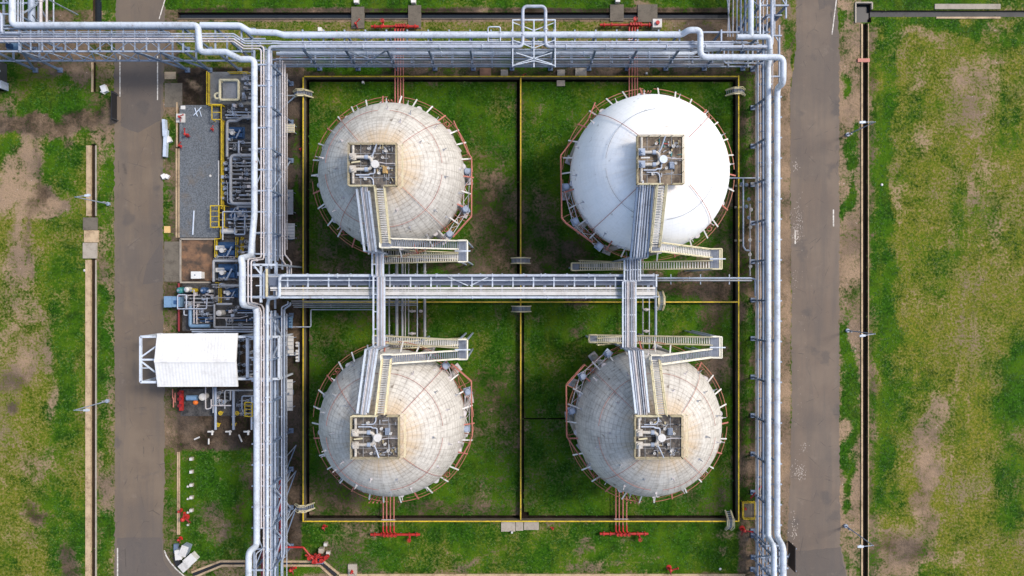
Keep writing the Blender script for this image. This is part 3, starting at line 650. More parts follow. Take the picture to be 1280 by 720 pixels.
    for yy,y2 in ((ya,d.y+f*(hy-.25)),(yb,d.y-f*(hy-.35))):
        m=MB().tube([(xl,yy,z),(xl,y2,z)],.17,8); m.build('vent_pipe',pw,deck)
        m=MB().cyl((xl,yy,HP),(xl,yy,z+.6),.36,14); m.cyl((xl,yy,z+.6),(xl,yy,z+.85),.2,10); m.box((xl,yy,z+.2),(.85,.85,.14)); m.build('relief_valve',pw if not white else M_LSTEEL,deck)
        m=MB().tube([(xm-.1,yy,z),(xm-.5,yy,z)],.29,10); m.build('flange',M_LSTEEL,deck)
    MB().bar((xl-.1,(ya+yb)/2,z+.35),(xl+.95,(ya+yb)/2+(.12 if not white else 0),z+.45),.17).build('valve_lever',M_CREAM if not white else M_TRAY,deck)
    m=MB().cyl((d.x+.35,d.y+f*.05,HP),(d.x+.35,d.y+f*.05,HP+.75),.42,18); m.cyl((d.x+.35,d.y+f*.05,HP+.75),(d.x+.35,d.y+f*.05,HP+.86),.49,18); m.build('manway',M_TRAY if not white else M_WHITE,deck)
    MB().tube([(d.x+.8,d.y+f*.3,z),(d.x+1.6,d.y+f*.15,z),(d.x+hx-.2,d.y+f*.15,z)],.07,6).build('instrument_line',M_PINKW,deck)
    MB().tube([(xl+.3,d.y-f*1.2,z-.2),(xm-.1,d.y-f*1.2,z-.2),(xm+.1,d.y-f*1.05,z-.2),(xm+.65,d.y-f*1.05,z-.2),(xm+.65,d.y-f*.35,z-.2)],.10,8,.25,3).build('instrument_line',M_PIPE,deck)
    MB().tube([(xl+.7,d.y-f*1.45,z-.3),(xm+.2,d.y-f*1.5,z-.3),(xm+.45,d.y-f*1.85,z-.3),(xm+.5,d.y-f*(hy-.1),z-.3)],.08,6,.2,3).build('instrument_line',M_PIPE,deck)
    m=MB()
    for j in range(4): m.box((d.x+1.28+j*.13,d.y-f*.6,HP+.3),(.08,.75,.5))
    m.box((d.x+1.47,d.y-f*.6,HP+.18),(.6,.85,.3)); m.build('junction_box',M_BOARD if key=='nw' else M_LSTEEL,deck)
    MB().tube([(d.x-.15,d.y+f*1.0,z),(d.x+.1,d.y+f*1.4,z+.1),(d.x+.55,d.y+f*(hy-.15),z+.4)],.09,8).build('davit_arm',M_PIPE,deck)
    for dx,dy,rr in ((-.15,.95,.17),(.75,-1.0,.13),(1.2,.9,.12),(-.9,-1.7,.14),(1.9,-.4,.12),(-.5,2.0,.12),(1.6,1.7,.15)):
        m=MB().cyl((d.x+dx,d.y+f*dy,HP),(d.x+dx,d.y+f*dy,HP+.5),rr,10); m.torus((d.x+dx,d.y+f*dy,HP+.62),rr*1.2,.03); m.build('hand_valve',M_TRAY,deck)
    for j in range(36):
        x=d.x+rnd.uniform(-.4,2.5); y=d.y+f*rnd.choice((rnd.uniform(1.7,2.4),rnd.uniform(-2.3,1.6))); L=rnd.uniform(.15,.7); a=rnd.choice((0,PI/2,rnd.random()*3))
        MB().box((x,y,HP+.14),(L,rnd.uniform(.07,.16),.12),a).build('pipe_fitting',rnd.choice((M_GREY,M_GREY,M_GRIME,M_DSTEEL) if not white or rnd.random()<.8 else (M_RED,M_TEAL)),deck)
    # side gallery: polygon of rails outside the shell with small valve platforms
    zg=ZC+.1
    pu={'nw':[(567,151),(585,191),(589.5,197),(589.3,270),(583,277),(566,296)],'sw':[(564,455),(589,477),(590.3,545),(586,556),(569,584)],
        'ne':[(744,128),(735,150),(701,194),(702.3,272),(708,279),(741,303)],'se':[(731,456),(708,482),(708.5,546),(742,596)]}[key]
    pts=[P(u,v,zg+1.0) for u,v in pu]
    gal=MB()
    inner=[]
    for p in pts:
        a=math.atan2(p.y-cy,p.x-cx); inner.append(on(a,.01,.05)); gal.bar(on(a,.01,-.1),V((p.x,p.y,zg)),.1,.16)
    for p,q in zip(pts,pts[1:]): gal.bar((p.x,p.y,zg),(q.x,q.y,zg),.10,.16)
    gal=gal.build('side_gallery',M_RING,r)
    m=MB()
    for z in (1.0,.5): m.tube([V((p.x,p.y,zg+z)) for p in pts],.085 if z==1.0 else .05,6)
    for p,q in zip(pts,pts[1:]):
        n=max(1,round((q-p).length/2.0))
        for i in range(n+1):
            w=p.lerp(q,i/n); m.bar((w.x,w.y,zg),(w.x,w.y,zg+1.0),.06)
    m.build('handrail',M_SALM,gal)
    bx={'nw':[(584,215,0),(582,262,.4),(562,293,.8)],'sw':[(585,489,.3),(583,535,0),(557,457,.7)],'ne':[(707.5,234,0),(719,277,.4),(749,308,.9)],'se':[(715,513,.3),(728,470,.5),(760,442,.9)]}[key]
    prev=None
    for j,(u,v,rz) in enumerate(bx):
        p=P(u,v,zg+.4); m=MB().box((p.x,p.y,zg+.25),(1.05,1.05,.12),rz); m.cyl((p.x,p.y,zg+.3),(p.x,p.y,zg+1.15),.42,12); m.cyl((p.x,p.y,zg+1.15),(p.x,p.y,zg+1.3),.3,12); m.build('gallery_valve',M_LSTEEL,gal)
        if prev is not None:
            m=MB(); o_=prev; d_=(p-o_).normalized(); n_=V((-d_.y,d_.x,0))
            for w in (-.35,.35): m.bar(o_+n_*w,p+n_*w,.09)
            for i in range(5): m.bar(o_.lerp(p,i/5)+n_*(.35 if i%2 else -.35),o_.lerp(p,(i+1)/5)+n_*(-.35 if i%2 else .35),.06)
            m.build('ladder_frame',M_PINKW,gal)
        prev=p
    return r
for q in TANKS: tank(q)

# ================================================================== STAIRS TO THE TANK TOPS
HL,HM=18.1,14.0          # upper landing, turning landing
def stair(label,mats,top,land,turn0,turn1,low,hlow,south):
    """top/land/turn0/turn1/low: survey readings of centre lines"""
    a=P(*top,HP); b=P(*land,HL); c=P(*turn0,HM); e=P(*turn1,HM); f=P(*low,hlow)
    r=thing('access_stair',(c.x,c.y,0),label,'stairway','stairs to the tank tops')
    mu,ml=mats
    def flight(p,q,w,mat,n=None):
        d=(q-p); h=V((d.x,d.y,0)).normalized(); s=V((-h.y,h.x,0)); m=MB()
        fl=MB(); k=max(8,int(abs(d.z)/.24)) if n is None else n
        for i in range(k):
            t=p.lerp(q,(i+.5)/k); fl.box((t.x,t.y,t.z),(.15,w-.2,.05) ,math.atan2(h.y,h.x))
        fl=fl.build('flight',M_GRATE if mat is not M_CREAM else M_TRAY,r)
        for sg in (-1,1):
            m=MB(); o=s*sg*w/2
            m.bar(p+o,q+o,.13,.28)
            for z,rr in ((1.05,.065),(.55,.04)): m.tube([p+o+V((0,0,z)),q+o+V((0,0,z))],rr,6)
            kk=max(2,round(d.length/1.6))
            for i in range(kk+1):
                t=p.lerp(q,i/kk)+o; m.bar(t,t+V((0,0,1.05)),.06)
            m.build('handrail',mat,fl)
        return fl
    def landing(x0,x1,y0,y1,z,mat,open_sides=''):
        l=MB().box(((x0+x1)/2,(y0+y1)/2,z-.03),(x1-x0,y1-y0,.09)).build('landing',M_GRATE,r)
        m=MB()
        cs=[(x0,y0),(x1,y0),(x1,y1),(x0,y1)]
        for i,nm in enumerate('sen w'.replace(' ','')):
            if nm in open_sides: continue
            p,q=cs[i],cs[(i+1)%4]
            for z2,rr in ((1.05,.08),(.55,.05)): m.tube([(p[0],p[1],z+z2),(q[0],q[1],z+z2)],rr,6)
            m.bar((p[0],p[1],z),(q[0],q[1],z),.13,.2)
            for w in (p,q): m.bar((w[0],w[1],z-.1),(w[0],w[1],z+1.05),.09)
        m.build('handrail',mat,l)
        return l
    flight(a,b,1.15,ml,24); 
    landing(b.x-.65,b.x+.75,b.y-.62,b.y+.62,HL,mu,'en' if south else 'es')
    p=V((b.x+.75,b.y,HL)); flight(p,V((c.x,c.y,HM)),1.12,mu,30)
    y0,y1=min(c.y,e.y)-.6,max(c.y,e.y)+.6
    landing(c.x,c.x+1.25,y0,y1,HM,mu,'w')
    MB().bar((c.x-.4,(c.y+e.y)/2,HM+1.1),(c.x+1.7,(c.y+e.y)/2,HM+1.1),.16,.08).build('lamp_arm',M_WHITE,r)
    flight(V((c.x,e.y,HM)),f,1.05,ml,34 if hlow>8 else 52)
    landing(f.x-1.2,f.x,f.y-.55,f.y+.55,hlow,ml,'e')
    g=V((f.x+.3,f.y+((.95 if hlow>8 else .42)*(1 if south else -1)),hlow)); end=V((f.x+hlow*1.25,g.y,.2)); flight(V((f.x,g.y,hlow)),end,1.0,ml)
    for x,y,z in ((c.x+.1,y0+.1,HM),(c.x+1.15,y0+.1,HM),(c.x+.1,y1-.1,HM),(c.x+1.15,y1-.1,HM),(b.x,b.y,HL),(f.x-1.0,f.y,hlow),(f.x-.1,f.y,hlow),((c.x+f.x)/2,e.y,(HM+hlow)/2-.3)):
        MB().bar((x,y,0),(x,y,z-.1),.2,.2,V((1,0,0))).build('column',M_LSTEEL,r)
M_CRW=paint('pale_rail',(232,226,208),(150,130,90),0.45,1.2,0.6,0.05)
stair('zigzag stair with pale rails south of the weathered north west sphere',(M_CRW,M_CREAM),(475.5,235),(482.5,304),(573,306.5),(573,322),(478,325),9.0,True)
stair('rust streaked zigzag stair south of the bright white sphere',(M_CREAM,M_CREAM),(826,232),(818,309),(888,317),(889,331),(724,333.6),5.6,True)
stair('zigzag stair with pale rails north of the south west sphere',(M_CRW,M_CREAM),(476.5,517),(484,448.5),(573,443),(574,429.5),(478,424),9.0,False)
stair('zigzag stair with pale rails north of the south east sphere',(M_CRW,M_CREAM),(826,518),(818,449.5),(888,441),(889,426),(746,423),5.6,False)

# ================================================================== PIPE BRIDGES FROM THE TANK TOPS TO THE CENTRAL RACK
HB=13.2
def bridge(label,t0,t1,b0,b1,e_v,n_pipes,key,thick):
    """t0,t1: left/right readings at the deck; b0,b1: at the ramp foot; e_v: where the level run ends"""
    A0,A1=P(*t0,HP-.2),P(*t1,HP-.2); B0,B1=P(*b0,HL-.1),P(*b1,HL-.1)
    r=thing('pipe_bridge',((B0.x+B1.x)/2,(B0.y+B1.y)/2,0),label,'pipe bridge','pipe bridges to the tank tops')
    E0=V((B0.x,P(640,e_v,HB).y,HB)); E1=V((B1.x,E0.y,HB)); C0=V((B0.x,B0.y,HB)); C1=V((B1.x,B1.y,HB))
    for p,q,nm in ((A0,B0,'side_rail'),(A1,B1,'side_rail')): MB().bar(p+V((0,0,.15)),q+V((0,0,.15)),.24,.3).build(nm,M_WHITE if key!='ne' else M_STEEL,r)
    MB().bar(C0,E0,.2,.3).build('side_rail',M_WHITE,r); MB().bar(C1,E1,.2,.3).build('side_rail',M_WHITE,r)
    L=lambda p,q,t: p.lerp(q,t)
    m=MB(); f0,f1=(.30,.92) if key in('nw','sw') else (.12,.9)
    def strip(P0,P1,Q0,Q1,z):
        vs=[L(P0,P1,f0),L(P0,P1,f1),L(Q0,Q1,f1),L(Q0,Q1,f0)]; u=V((0,0,z)); w=V((0,0,z-.08)); m.add([x+w for x in vs]+[x+u for x in vs],[(3,2,1,0),(4,5,6,7),(0,1,5,4),(1,2,6,5),(2,3,7,6),(3,0,4,7)])
    strip(A0,A1,B0,B1,-.05); m.build('tray',M_GREY,r); m=MB(); strip(C0,C1,E0,E1,-.05); m.build('tray',M_GREY if key!='sw' else M_TRAY,r)
    for t in (.0,.25,.5,.75,1.0):
        MB().bar(A0.lerp(B0,t)+V((0,0,-.2)),A1.lerp(B1,t)+V((0,0,-.2)),.12,.12).build('cross_beam',M_LSTEEL,r); 
    nb=max(2,round((E0-C0).length/2.4))
    for i in range(nb+1): MB().bar(C0.lerp(E0,i/nb)+V((0,0,-.02)),C1.lerp(E1,i/nb)+V((0,0,-.02)),.14,.36).build('cross_beam',M_WHITE,r)
    for p,q in ((B0,C0),(B1,C1)): MB().bar(q,p+V((0,0,.1)),.2,.2,V((1,0,0))).build('post',M_LSTEEL,r)
    for p in (C0,C1): MB().bar((p.x,p.y,0),p,.25,.25,V((1,0,0))).build('column',M_LSTEEL,r)
    ords=['leftmost','second','third','fourth','rightmost']; side={'nw':'north west','sw':'south west','ne':'bright white','se':'south east'}[key]
    for i in range(n_pipes):
        t=f0+.06+(f1-f0-.12)*i/(n_pipes-1); z=V((0,0,.16)); rr=.085 if not thick or i!=1 else .16
        pts=[L(A0,A1,t)+z+V((0,A0.y-B0.y,0)).normalized()*.8,L(A0,A1,t)+z,L(B0,B1,t)+z,L(C0,C1,t)+z,L(E0,E1,t)+z]
        m=MB().tube(pts,rr,8,.35,4); o=m.build('pipe',(M_PIPE,M_PINKW,M_GREY)[i%3 if key!='ne' else 0],None,loc=pts[2]); tag(o,'%s narrow pipe on the bridge to the %s sphere'%(ords[i] if i<n_pipes-1 else 'rightmost',side),'pipe','pipes on the tank bridges')
bridge('pipe bridge down the south flank of the north west sphere',(446.3,236),(461.4,239),(456,313.5),(470.4,314),345,5,'nw',False)
bridge('pipe bridge down the north flank of the south west sphere',(447,517),(460,516),(457.5,437),(472,437),346,5,'sw',False)
bridge('blue grey pipe bridge down the south flank of the bright white sphere',(796.4,234),(815.5,234),(788,322),(809,321),351,5,'ne',True)
bridge('pipe bridge down the north flank of the south east sphere',(794.5,517),(810.5,516),(786,439),(803,439),352,5,'se',True)
# bent pipe alongside each bridge down to the rack
# ================================================================== PIPE RACKS
def rack(label,axis,stations,vi,vo,hT,h1,h0,ext,over=0.0,mats=None,mid=True,braced=(),top_over=0.0):
    """stations: ground readings of the column pairs along the rack; vi / vo: inner and outer column lines"""
    mc,mb=mats or (M_STEEL,M_LSTEEL)
    pt=(lambda s,v,h:G(s,v,h)) if axis=='x' else (lambda s,v,h:G(v,s,h))
    r=thing('pipe_rack',pt(sum(stations)/len(stations),(vi+vo)/2,0),label,'pipe rack','pipe racks around and through the yard')
    sg=1 if vi>vo else -1
    if axis=='y': pass
    for s in stations:
        for v in (vi,vo):
            m=MB().bar(pt(s,v,0),pt(s,v,hT),.30,.24,pt(1,0,0)-pt(0,0,0)); m.box(tuple(pt(s,v,.12)),(.7,.7,.3)); m.build('column',mc,r)
    st2=[]
    for a,b in zip(stations,stations[1:]): st2+= [a,(a+b)/2] if mid else [a]
    st2.append(stations[-1])
    for s in st2:
        for h,o in ((hT,top_over),(h1,over),(h0,over)):
            if h is None: continue
            MB().bar(pt(s,vo-sg*2,h+.004),pt(s,vi+sg*(2+o),h+.004),.2,.24).build('cross_beam',mb,r)
    a,b=ext
    for h,o in ((hT,0),(h1,0)):
        if h is None: continue
        for v in (vi,vo): MB().bar(pt(a,v,h-.26),pt(b,v,h-.26),.2,.26).build('girder',mb,r)
    if h0 is not None: MB().bar(pt(a,vi+sg*over,h0-.25),pt(b,vi+sg*over,h0-.25),.18,.22).build('girder',mb,r)
    for i in braced:
        s0,s1=stations[i],stations[i+1]
        MB().bar(pt(s0,vi,.4),pt(s1,vi,hT-.5),.16,.16).build('brace',mb,r); MB().bar(pt(s1,vi,.4),pt(s0,vi,hT-.5),.16,.16).build('brace',mb,r)
        MB().bar(pt(s0,vi,hT-.1),pt(s1,vo,hT-.12),.12,.12).build('brace',mb,r); MB().bar(pt(s1,vi,hT-.15),pt(s0,vo,hT-.17),.12,.12).build('brace',mb,r)
    return r,pt
HT=8.8
re,_=rack('long grey pipe rack across the north side of the sphere yard','x',[400+48*i for i in range(12)],86,66,HT,4.5,2.5,(352,936),3.0,braced=(1,5))
rw,_=rack('grey trussed rack that carries pipes over the west road','x',[-44,45,76,235,263,300,330],88,62,HT,4.8,None,(-120,345),0,mid=False)
# truss panels of the road crossing
for a in range(0,12):
    u0=76+a*13.25; u1=u0+13.25; lo,hi=4.8,HT-.3
    MB().bar(G(u0,88,lo if a%2 else hi),G(u1,88,hi if a%2 else lo),.13).build('brace',M_LSTEEL,rw)
    if a%2==0: MB().bar(G(u0,88,lo),G(u0+26.5,66,lo),.1).build('brace',M_LSTEEL,rw); MB().bar(G(u0+26.5,88,lo),G(u0,66,lo),.1).build('brace',M_LSTEEL,rw)
    MB().bar(G(u0,88,HT+.2),G(u0,64,HT+.2),.12,.2).build('cross_beam',M_LSTEEL,rw)
for u0,u1 in ((235,205),(263,233),(45,76)):
    MB().bar(G(u0,88,.3),G(u1,88,HT-.4),.24).build('brace',M_STEEL,rw)
for u in range(10,250,6):
    pass
m=MB().box(tuple(G(125,75,HT+.18)),(250*GP,1.15,.06)); m.build('walkway',M_GRATE,rw)
for v in (70.2,79.8):
    m=MB()
    for z in (.55,1.1): m.tube([G(-10,v,HT+.2+z),G(252,v,HT+.2+z)],.05,6)
    for u in range(-4,256,17): m.bar(G(u,v,HT+.2),G(u,v,HT+1.3),.08)
    m.build('handrail',M_LSTEEL,rw)
rl,_=rack('grey pipe rack on the west side of the sphere yard, north of the crossing','y',[105+48*i for i in range(6)],364.5,345,9.2,4.5,None,(88,338),2.0,braced=(2,),top_over=0)
rl2,_=rack('grey pipe rack on the west side of the sphere yard, south of the crossing','y',[394+48*i for i in range(8)],364.5,345,9.2,4.5,None,(386,770),2.0,braced=(0,4,5))
# leaning frames beside the south part of the west rack
for v0,v1 in ((556,600),(588,634),(634,682),(120,150)):
    rr=rl2 if v0>300 else rl
    MB().bar(G(371,v0,.3),G(362,v1,5.2),.14).build('brace',M_STEEL,rr); MB().bar(G(371,v0,.3),G(362,(v0*2+v1)/3,4.6),.12).build('brace',M_LSTEEL,rr)
rr_,_=rack('low grey rack under the twin white pipes on the east side','y',[39+48*i for i in range(16)],940.5,955.5,6.2,2.4,None,(50,775),0)
rr2,_=rack('raised blue grey tower frame under the twin white pipes at the south east','y',[669,696],941,956,8.4,4.5,None,(664,770),1.0,braced=(0,))
rc,_=rack('high pale pipe rack through the middle of the sphere yard','x',[365+48*i for i in range(10)],369.6,345.8,12.0,8.0,None,(345,803),0,mats=(M_LSTEEL,M_LSTEEL))
MB().box(tuple(P(578,351.5,12.15)),(482*.111,1.15,.06)).build('walkway',paint('dark_grating',(92,100,116),(70,74,82),.5,1,.7),rc)  # central walkway in a darker blue grey grating
m=MB()
for z in (.55,1.05): m.tube([P(352,350.6,12.2)+V((0,0,z)),P(818,350.6,12.2)+V((0,0,z))],.06,6)
for i in range(19): u=356+i*25.6; m.bar(P(u,350.6,12.2),P(u,350.6,12.2)+V((0,0,1.1)),.09)
m.build('handrail',M_WHITE,rc)
for i in range(19): u=362+i*25.6-2.4; MB().bar(P(u,343,12.2),P(u,358.5,12.2),.20,.2).build('cross_beam',M_WHITE,rc)
for a,b in ((560,585),(610,588)): MB().bar(P(a,346.3,12.3),P(b,357,12.3),.14).build('brace',M_WHITE,rc)
for j,(v,w,z) in enumerate(((360.2,.30,12.3),(363.0,.10,12.25),(366.6,.54,12.32))):
    a,b=P(338 if j<2 else 345,v,z),P(819,v,z); m=MB().bar(a,b,w,.14); 
    tag(m.build('cable_tray',M_TRAY,None,loc=a),('narrow pale covered cable tray along the middle of the central rack','thin pale conduit between the two covered trays of the central rack','widest pale covered cable tray on the central rack')[j],'cable tray')
rn,_=rack('pipe rack that leaves the north east corner heading north','y',[-60,-12,36],925,955,HT,4.5,None,(-120,50),0,mid=True,braced=(1,))
rnw,_=rack('pipe rack that leaves the north west corner heading north','y',[-60,-8,46],72,30,HT,4.5,None,(-120,62),0,mid=True,braced=(1,))
MB().bar(G(100,20,.5),P(58,-2,9),.14).build('brace',M_LSTEEL,rnw); MB().bar(G(98,48,.5),P(62,26,8),.14).build('brace',M_LSTEEL,rnw); MB().bar(G(66,50,.5),P(40,18,8.5),.14).build('brace',M_LSTEEL,rnw)
# frame that carries the outward loop above the north rack
lf=thing('loop_frame',G(668,56,0),'white steel frame under the big pipe loop on the north rack','steel frame')
for u in (641,667.5,694):
    m=MB().bar(P(u,25,9.6),P(u,84,9.0),.16); m.build('girder',M_WHITE,lf); m=MB().bar(G(640+(u-640)*.91,360-335*.91,0),P(u,25,9.6),.18); m.build('column',M_WHITE,lf)
MB().bar(P(641,25,9.6),P(694,25,9.6),.16).build('girder',M_WHITE,lf)
for a,b in (((641,28),(667,38)),((694,28),(668,38)),((641,50),(667,60)),((694,50),(668,60)),((645,66),(690,80)),((690,66),(645,80)),((641,82),(667,76)),((694,82),(668,76))): MB().bar(P(*a,9.4),P(*b,9.4),.11).build('brace',M_WHITE,lf)
hf=thing('hoop_frame',P(618,42,9.4),'small white hoop of a ladder cage on the north rack','ladder cage')
MB().tube([P(610,52,9.2),P(610,33.5,10),P(625.5,33.5,10),P(625.5,52,9.2)],.09,6,.3,3).build('hoop',M_WHITE,hf); MB().tube([P(610.5,50,9.1),P(625,50,9.1)],.07,6).build('rung',M_WHITE,hf)

# ================================================================== PIPES
def pipe(label,pts,r,mat,bend=None,seg=None,bands=True,group=None,name='pipe'):
    p=[P(*q) for q in pts]; m=MB(); bend=bend if bend is not None else max(.35,r*1.9)
    m.tube(p,r,seg or (14 if r>.3 else 8 if r>.12 else 6),bend,5)
    if r>=.3 and bands:
        for a,b in zip(p,p[1:]):
            L=(b-a).length
            if L<4: continue
            for i in range(1,int(L/2.6)):
                c=a.lerp(b,i*2.6/L); d=(b-a).normalized(); m.cyl(c-d*.05,c+d*.05,r+.018,14)
    elif bands:
        rd=random.Random(label)
        for a,b in zip(p,p[1:]):
            L=(b-a).length; t=rd.uniform(2,6)
            while t<L-1.5:
                c=a.lerp(b,t/L); d=(b-a).normalized(); m.cyl(c-d*.07,c+d*.07,r*1.45+.01,10); t+=rd.uniform(5,11)
    return tag(m.build(name,mat,None,loc=p[0]),label,'pipe',group)
pipe('fattest white pipe, from the north west corner down the west rack to the crossing loop',[(15.5,-40,9.5),(15.5,31.5,9.5),(247.5,31.5,9.5),(250,65,9.5),(283,65,9.5),(300,74,9.6),(318,74,9.6),(318,268,9.6),(313.5,320,10.8),(301,323,14.8),(303,330,14.8),(303,381,14.8),(319,383,9.6),(321,392,9.6),(321,682,9.6),(311,690,12.2),(311,780,12.2)],.44,M_WHITE,.75)
pipe('fat white pipe along the north edge of the north rack, turning down the east side',[(251,31.5,9.3),(300,32,9.3),(313,40,9.3),(345,41,9.3),(356,44,9.3),(852,43.3,9.3),(861,37.5,10.3),(875.5,37.5,10.4),(875.5,71.5,10.4),(979,71.5,10.4),(979,104,10.4),(971.5,110,7.1),(971.5,671,7.1),(979,684,9.3),(979,790,9.3)],.43,M_WHITE,.95)
pipe('fat white pipe down the east side, inner one of the twin pair',[(962,60,8.6),(962,70,7.6),(960.5,84,7.1),(960.5,671,7.1),(967.5,684,9.3),(967.5,790,9.3)],.39,M_WHITE,.8)
pipe('fat white pipe leaving the north east corner northwards with a T header',[(938.5,-40,9.6),(938.5,46,9.6)],.40,M_WHITE)
pipe('short fat white header pipe across the north east corner',[(921,46,9.6),(961.5,46,9.6),(962.5,62,9.3)],.38,M_WHITE,.6)
pipe('white medium pipe along the north rack with a square loop sticking outward',[(965,-40,9.3),(965,58.4,9.3),(682,58.4,9.3),(682,8,9.9),(653.5,8,9.9),(653.5,58.4,9.3),(336,58.4,9.3),(336,330,9.3),(335.4,346,6.5),(335.4,390,6.5)],.235,M_PIPE,.7)
W=[('northernmost thin pipe of four over the west road, continuing along the north rack',[(-12,42.3,9.1),(292,42.3,9.1),(306,51.5,9.1),(345,51.5,9.1),(353,52.3,9.1),(934,52.3,9.1)]),
   ('second thin pipe of four over the west road, continuing along the north rack',[(-12,45.4,9.1),(292,45.4,9.1),(306,54.4,9.1),(345,54.4,9.1),(352,55.2,9.1),(915,55.2,9.1)]),
   ('third thin pipe of four over the west road, turning down the west rack',[(-12,48.6,9.1),(292,48.6,9.1),(305,57.6,9.1),(329.7,57.6,9.1),(329.7,324,9.3),(314,326,14.0),(314,378,14.0),(327,381,9.3),(329.7,386,9.3),(329.7,760,9.3)]),
   ('southernmost thin pipe of four over the west road, turning down the west rack',[(-12,51.8,9.1),(292,51.8,9.1),(304,60.8,9.1),(326.4,60.8,9.1),(326.4,322,9.3),(310,324,14.2),(310,380,14.2),(324,384,9.3),(326.5,390,9.3),(326.5,660,9.3)])]
for l,p in W: pipe(l,p,.115,M_PINKW if 'third' in l or 'southern' in l else M_PIPE,.5)
pipe('white medium pipe low on the inner side of the north rack',[(346,67,5.0),(866,67,5.0),(872,63.5,5.0),(905,61,5.0)],.27,M_WHITE)
pipe('thin pale pipe low on the north rack, next to the innermost one',[(345,73.6,4.9),(950,73.6,4.9)],.11,M_PIPE)
pipe('thin grey pipe on the lowest tier of the north rack',[(345,77.4,2.8),(930,77.4,2.8)],.08,M_GREY)
pipe('innermost pale pipe on the lowest tier of the north rack',[(340,81,2.8),(905,81,2.8)],.10,M_PIPE)
pipe('thin pale pipe that hooks up at the east end of the north rack',[(905,61,5.0),(905,79,4.8),(960,79,4.8)],.12,M_PIPE,.5)
# west rack lower tier
for l,pts,r,mt in (('wide pale cable pipe in the middle of the west rack, north part',[(344,78,5.0),(344,386,5.0)],.17,M_LSTEEL),
    ('thin pale pipe of the west rack lower tier, left of the white trio',[(350,72,4.9),(350,322,4.9),(356,331,4.2),(361.5,331,4.2),(361.5,343,4.2)],.09,M_PIPE),
    ('left pipe of the white trio on the west rack lower tier',[(353,76,4.9),(353,325,4.9),(359,334,4.2),(359,343,4.2)],.12,M_PINKW),
    ('right pipe of the white trio on the west rack lower tier',[(356,80,4.9),(356,318,4.9),(364,328,4.2),(364,343,4.2)],.12,M_PINKW),
    ('outermost thin rusty pipe on the inner edge of the west rack',[(358.8,92,3.5),(358.8,312,3.5)],.08,M_PINKW),
    ('thin pale pipe right of the fattest pipe on the west rack, north part',[(332.6,64,9.2),(332.6,318,9.2)],.07,M_PIPE),
    ('wide pale cable pipe in the middle of the west rack, south part',[(343.8,388,5.0),(343.8,760,5.0)],.20,M_LSTEEL),
    ('thin pale pipe on the inner side of the west rack, south part',[(360,377,5.5),(360,380,5.2),(352,384,4.9),(352,760,4.9)],.10,M_PIPE),
    ('grey pipe on the inner edge of the west rack, south part',[(363,378,5.2),(363,381,5.2),(355.5,386,4.9),(355.5,690,4.9),(352,704,4.9),(352,760,4.9)],.15,M_LSTEEL),
    ('thin grey pipe hugging the inner columns of the west rack, south part',[(358.5,392,3.5),(358.5,760,3.5)],.07,M_PIPE),
    ('grey pipe low in the middle of the west rack, south part',[(348.5,400,3.0),(348.5,600,3.0)],.16,M_GREY),
    ('dark red fire main low under the west rack, south part',[(350.4,600,2.2),(350.4,684,2.2),(344,694,2.2)],.20,M_DRED),
    ('dark red fire main at the south end of the west rack, lying left',[(334,683,2.2),(328,692,2.2),(328,770,2.2)],.22,M_DRED),
    ('bright red feed pipe from the rack to the southern red monitors',[(350,684,1.2),(379,684,1.2),(392,700,1.0)],.16,M_RED),
    ('thin pale pipe left of the medium white pipe, south part of the west rack',[(331.2,392,9.2),(331.2,684,9.2),(320,692,11.4),(320,770,11.4)],.085,M_PIPE)):
    pipe(l,pts,r,mt,.4)
pipe('thick white pipe from the central rack bending down the south part of the west rack',[(470,344.6,12.6),(349.5,344.6,12.6),(349.5,371,12.6),(336.5,373.5,11),(334.2,380,9.5),(334.2,780,9.5)],.22,M_WHITE,.55)
pipe('white pipe along the north edge of the central rack, east part',[(818,344.4,12.5),(481,344.4,12.5)],.19,M_PIPE)
pipe('white pipe along the south edge of the central rack',[(350,371.8,12.4),(816,371.8,12.4)],.15,M_WHITE)
for j,v in enumerate((376.3,378.9,381.4,383.9)): pipe('%s of four thin low pipes south of the central rack, beside the west rack'%('northernmost','second','third','southernmost')[j],[(364+j*1.0,v,3.0),(468+(j<3)*54,v,3.0)],.075,M_GREY)
pipe('thin white cranked pipe crossing the west bund wall below the central rack',[(362,408.6,1.6),(388.6,408.6,1.6),(388.6,387,1.6),(466,387,1.6)],.085,M_PIPE,.25)
for l,u,r,mt in (('grey pipe in the cross yard run west of the fat one',486.5,.12,M_GREY),('fattest grey pipe in the cross yard run between the western spheres',496,.24,M_GREY),('left pipe of the close pair between the western spheres',503,.17,M_GREY),('right pipe of the close pair between the western spheres',506.6,.08,M_PINKW),('thin pipe right of the close pair between the western spheres',510.8,.09,M_GREY),('thin pale pipe with cross stubs between the western spheres',521.6,.09,M_PIPE),('easternmost grey pipe between the western spheres',531,.21,M_GREY)):
    pipe(l,[(u,300,1.4),(u,446,1.4)],r,mt)
for l,u,r,mt in (('left pipe of the run between the eastern spheres, under the bridge',783,.10,M_GREY),('right pipe of the run between the eastern spheres, under the bridge',803.5,.10,M_GREY),('thin pale pipe east of the bridge to the south east sphere',811.5,.09,M_PIPE),('thick tan grey pipe at the east end of the central rack',819.6,.21,M_LSTEEL)): pipe(l,[(u,347 if u>805 else 315,1.5),(u,440,1.5)],r,mt)
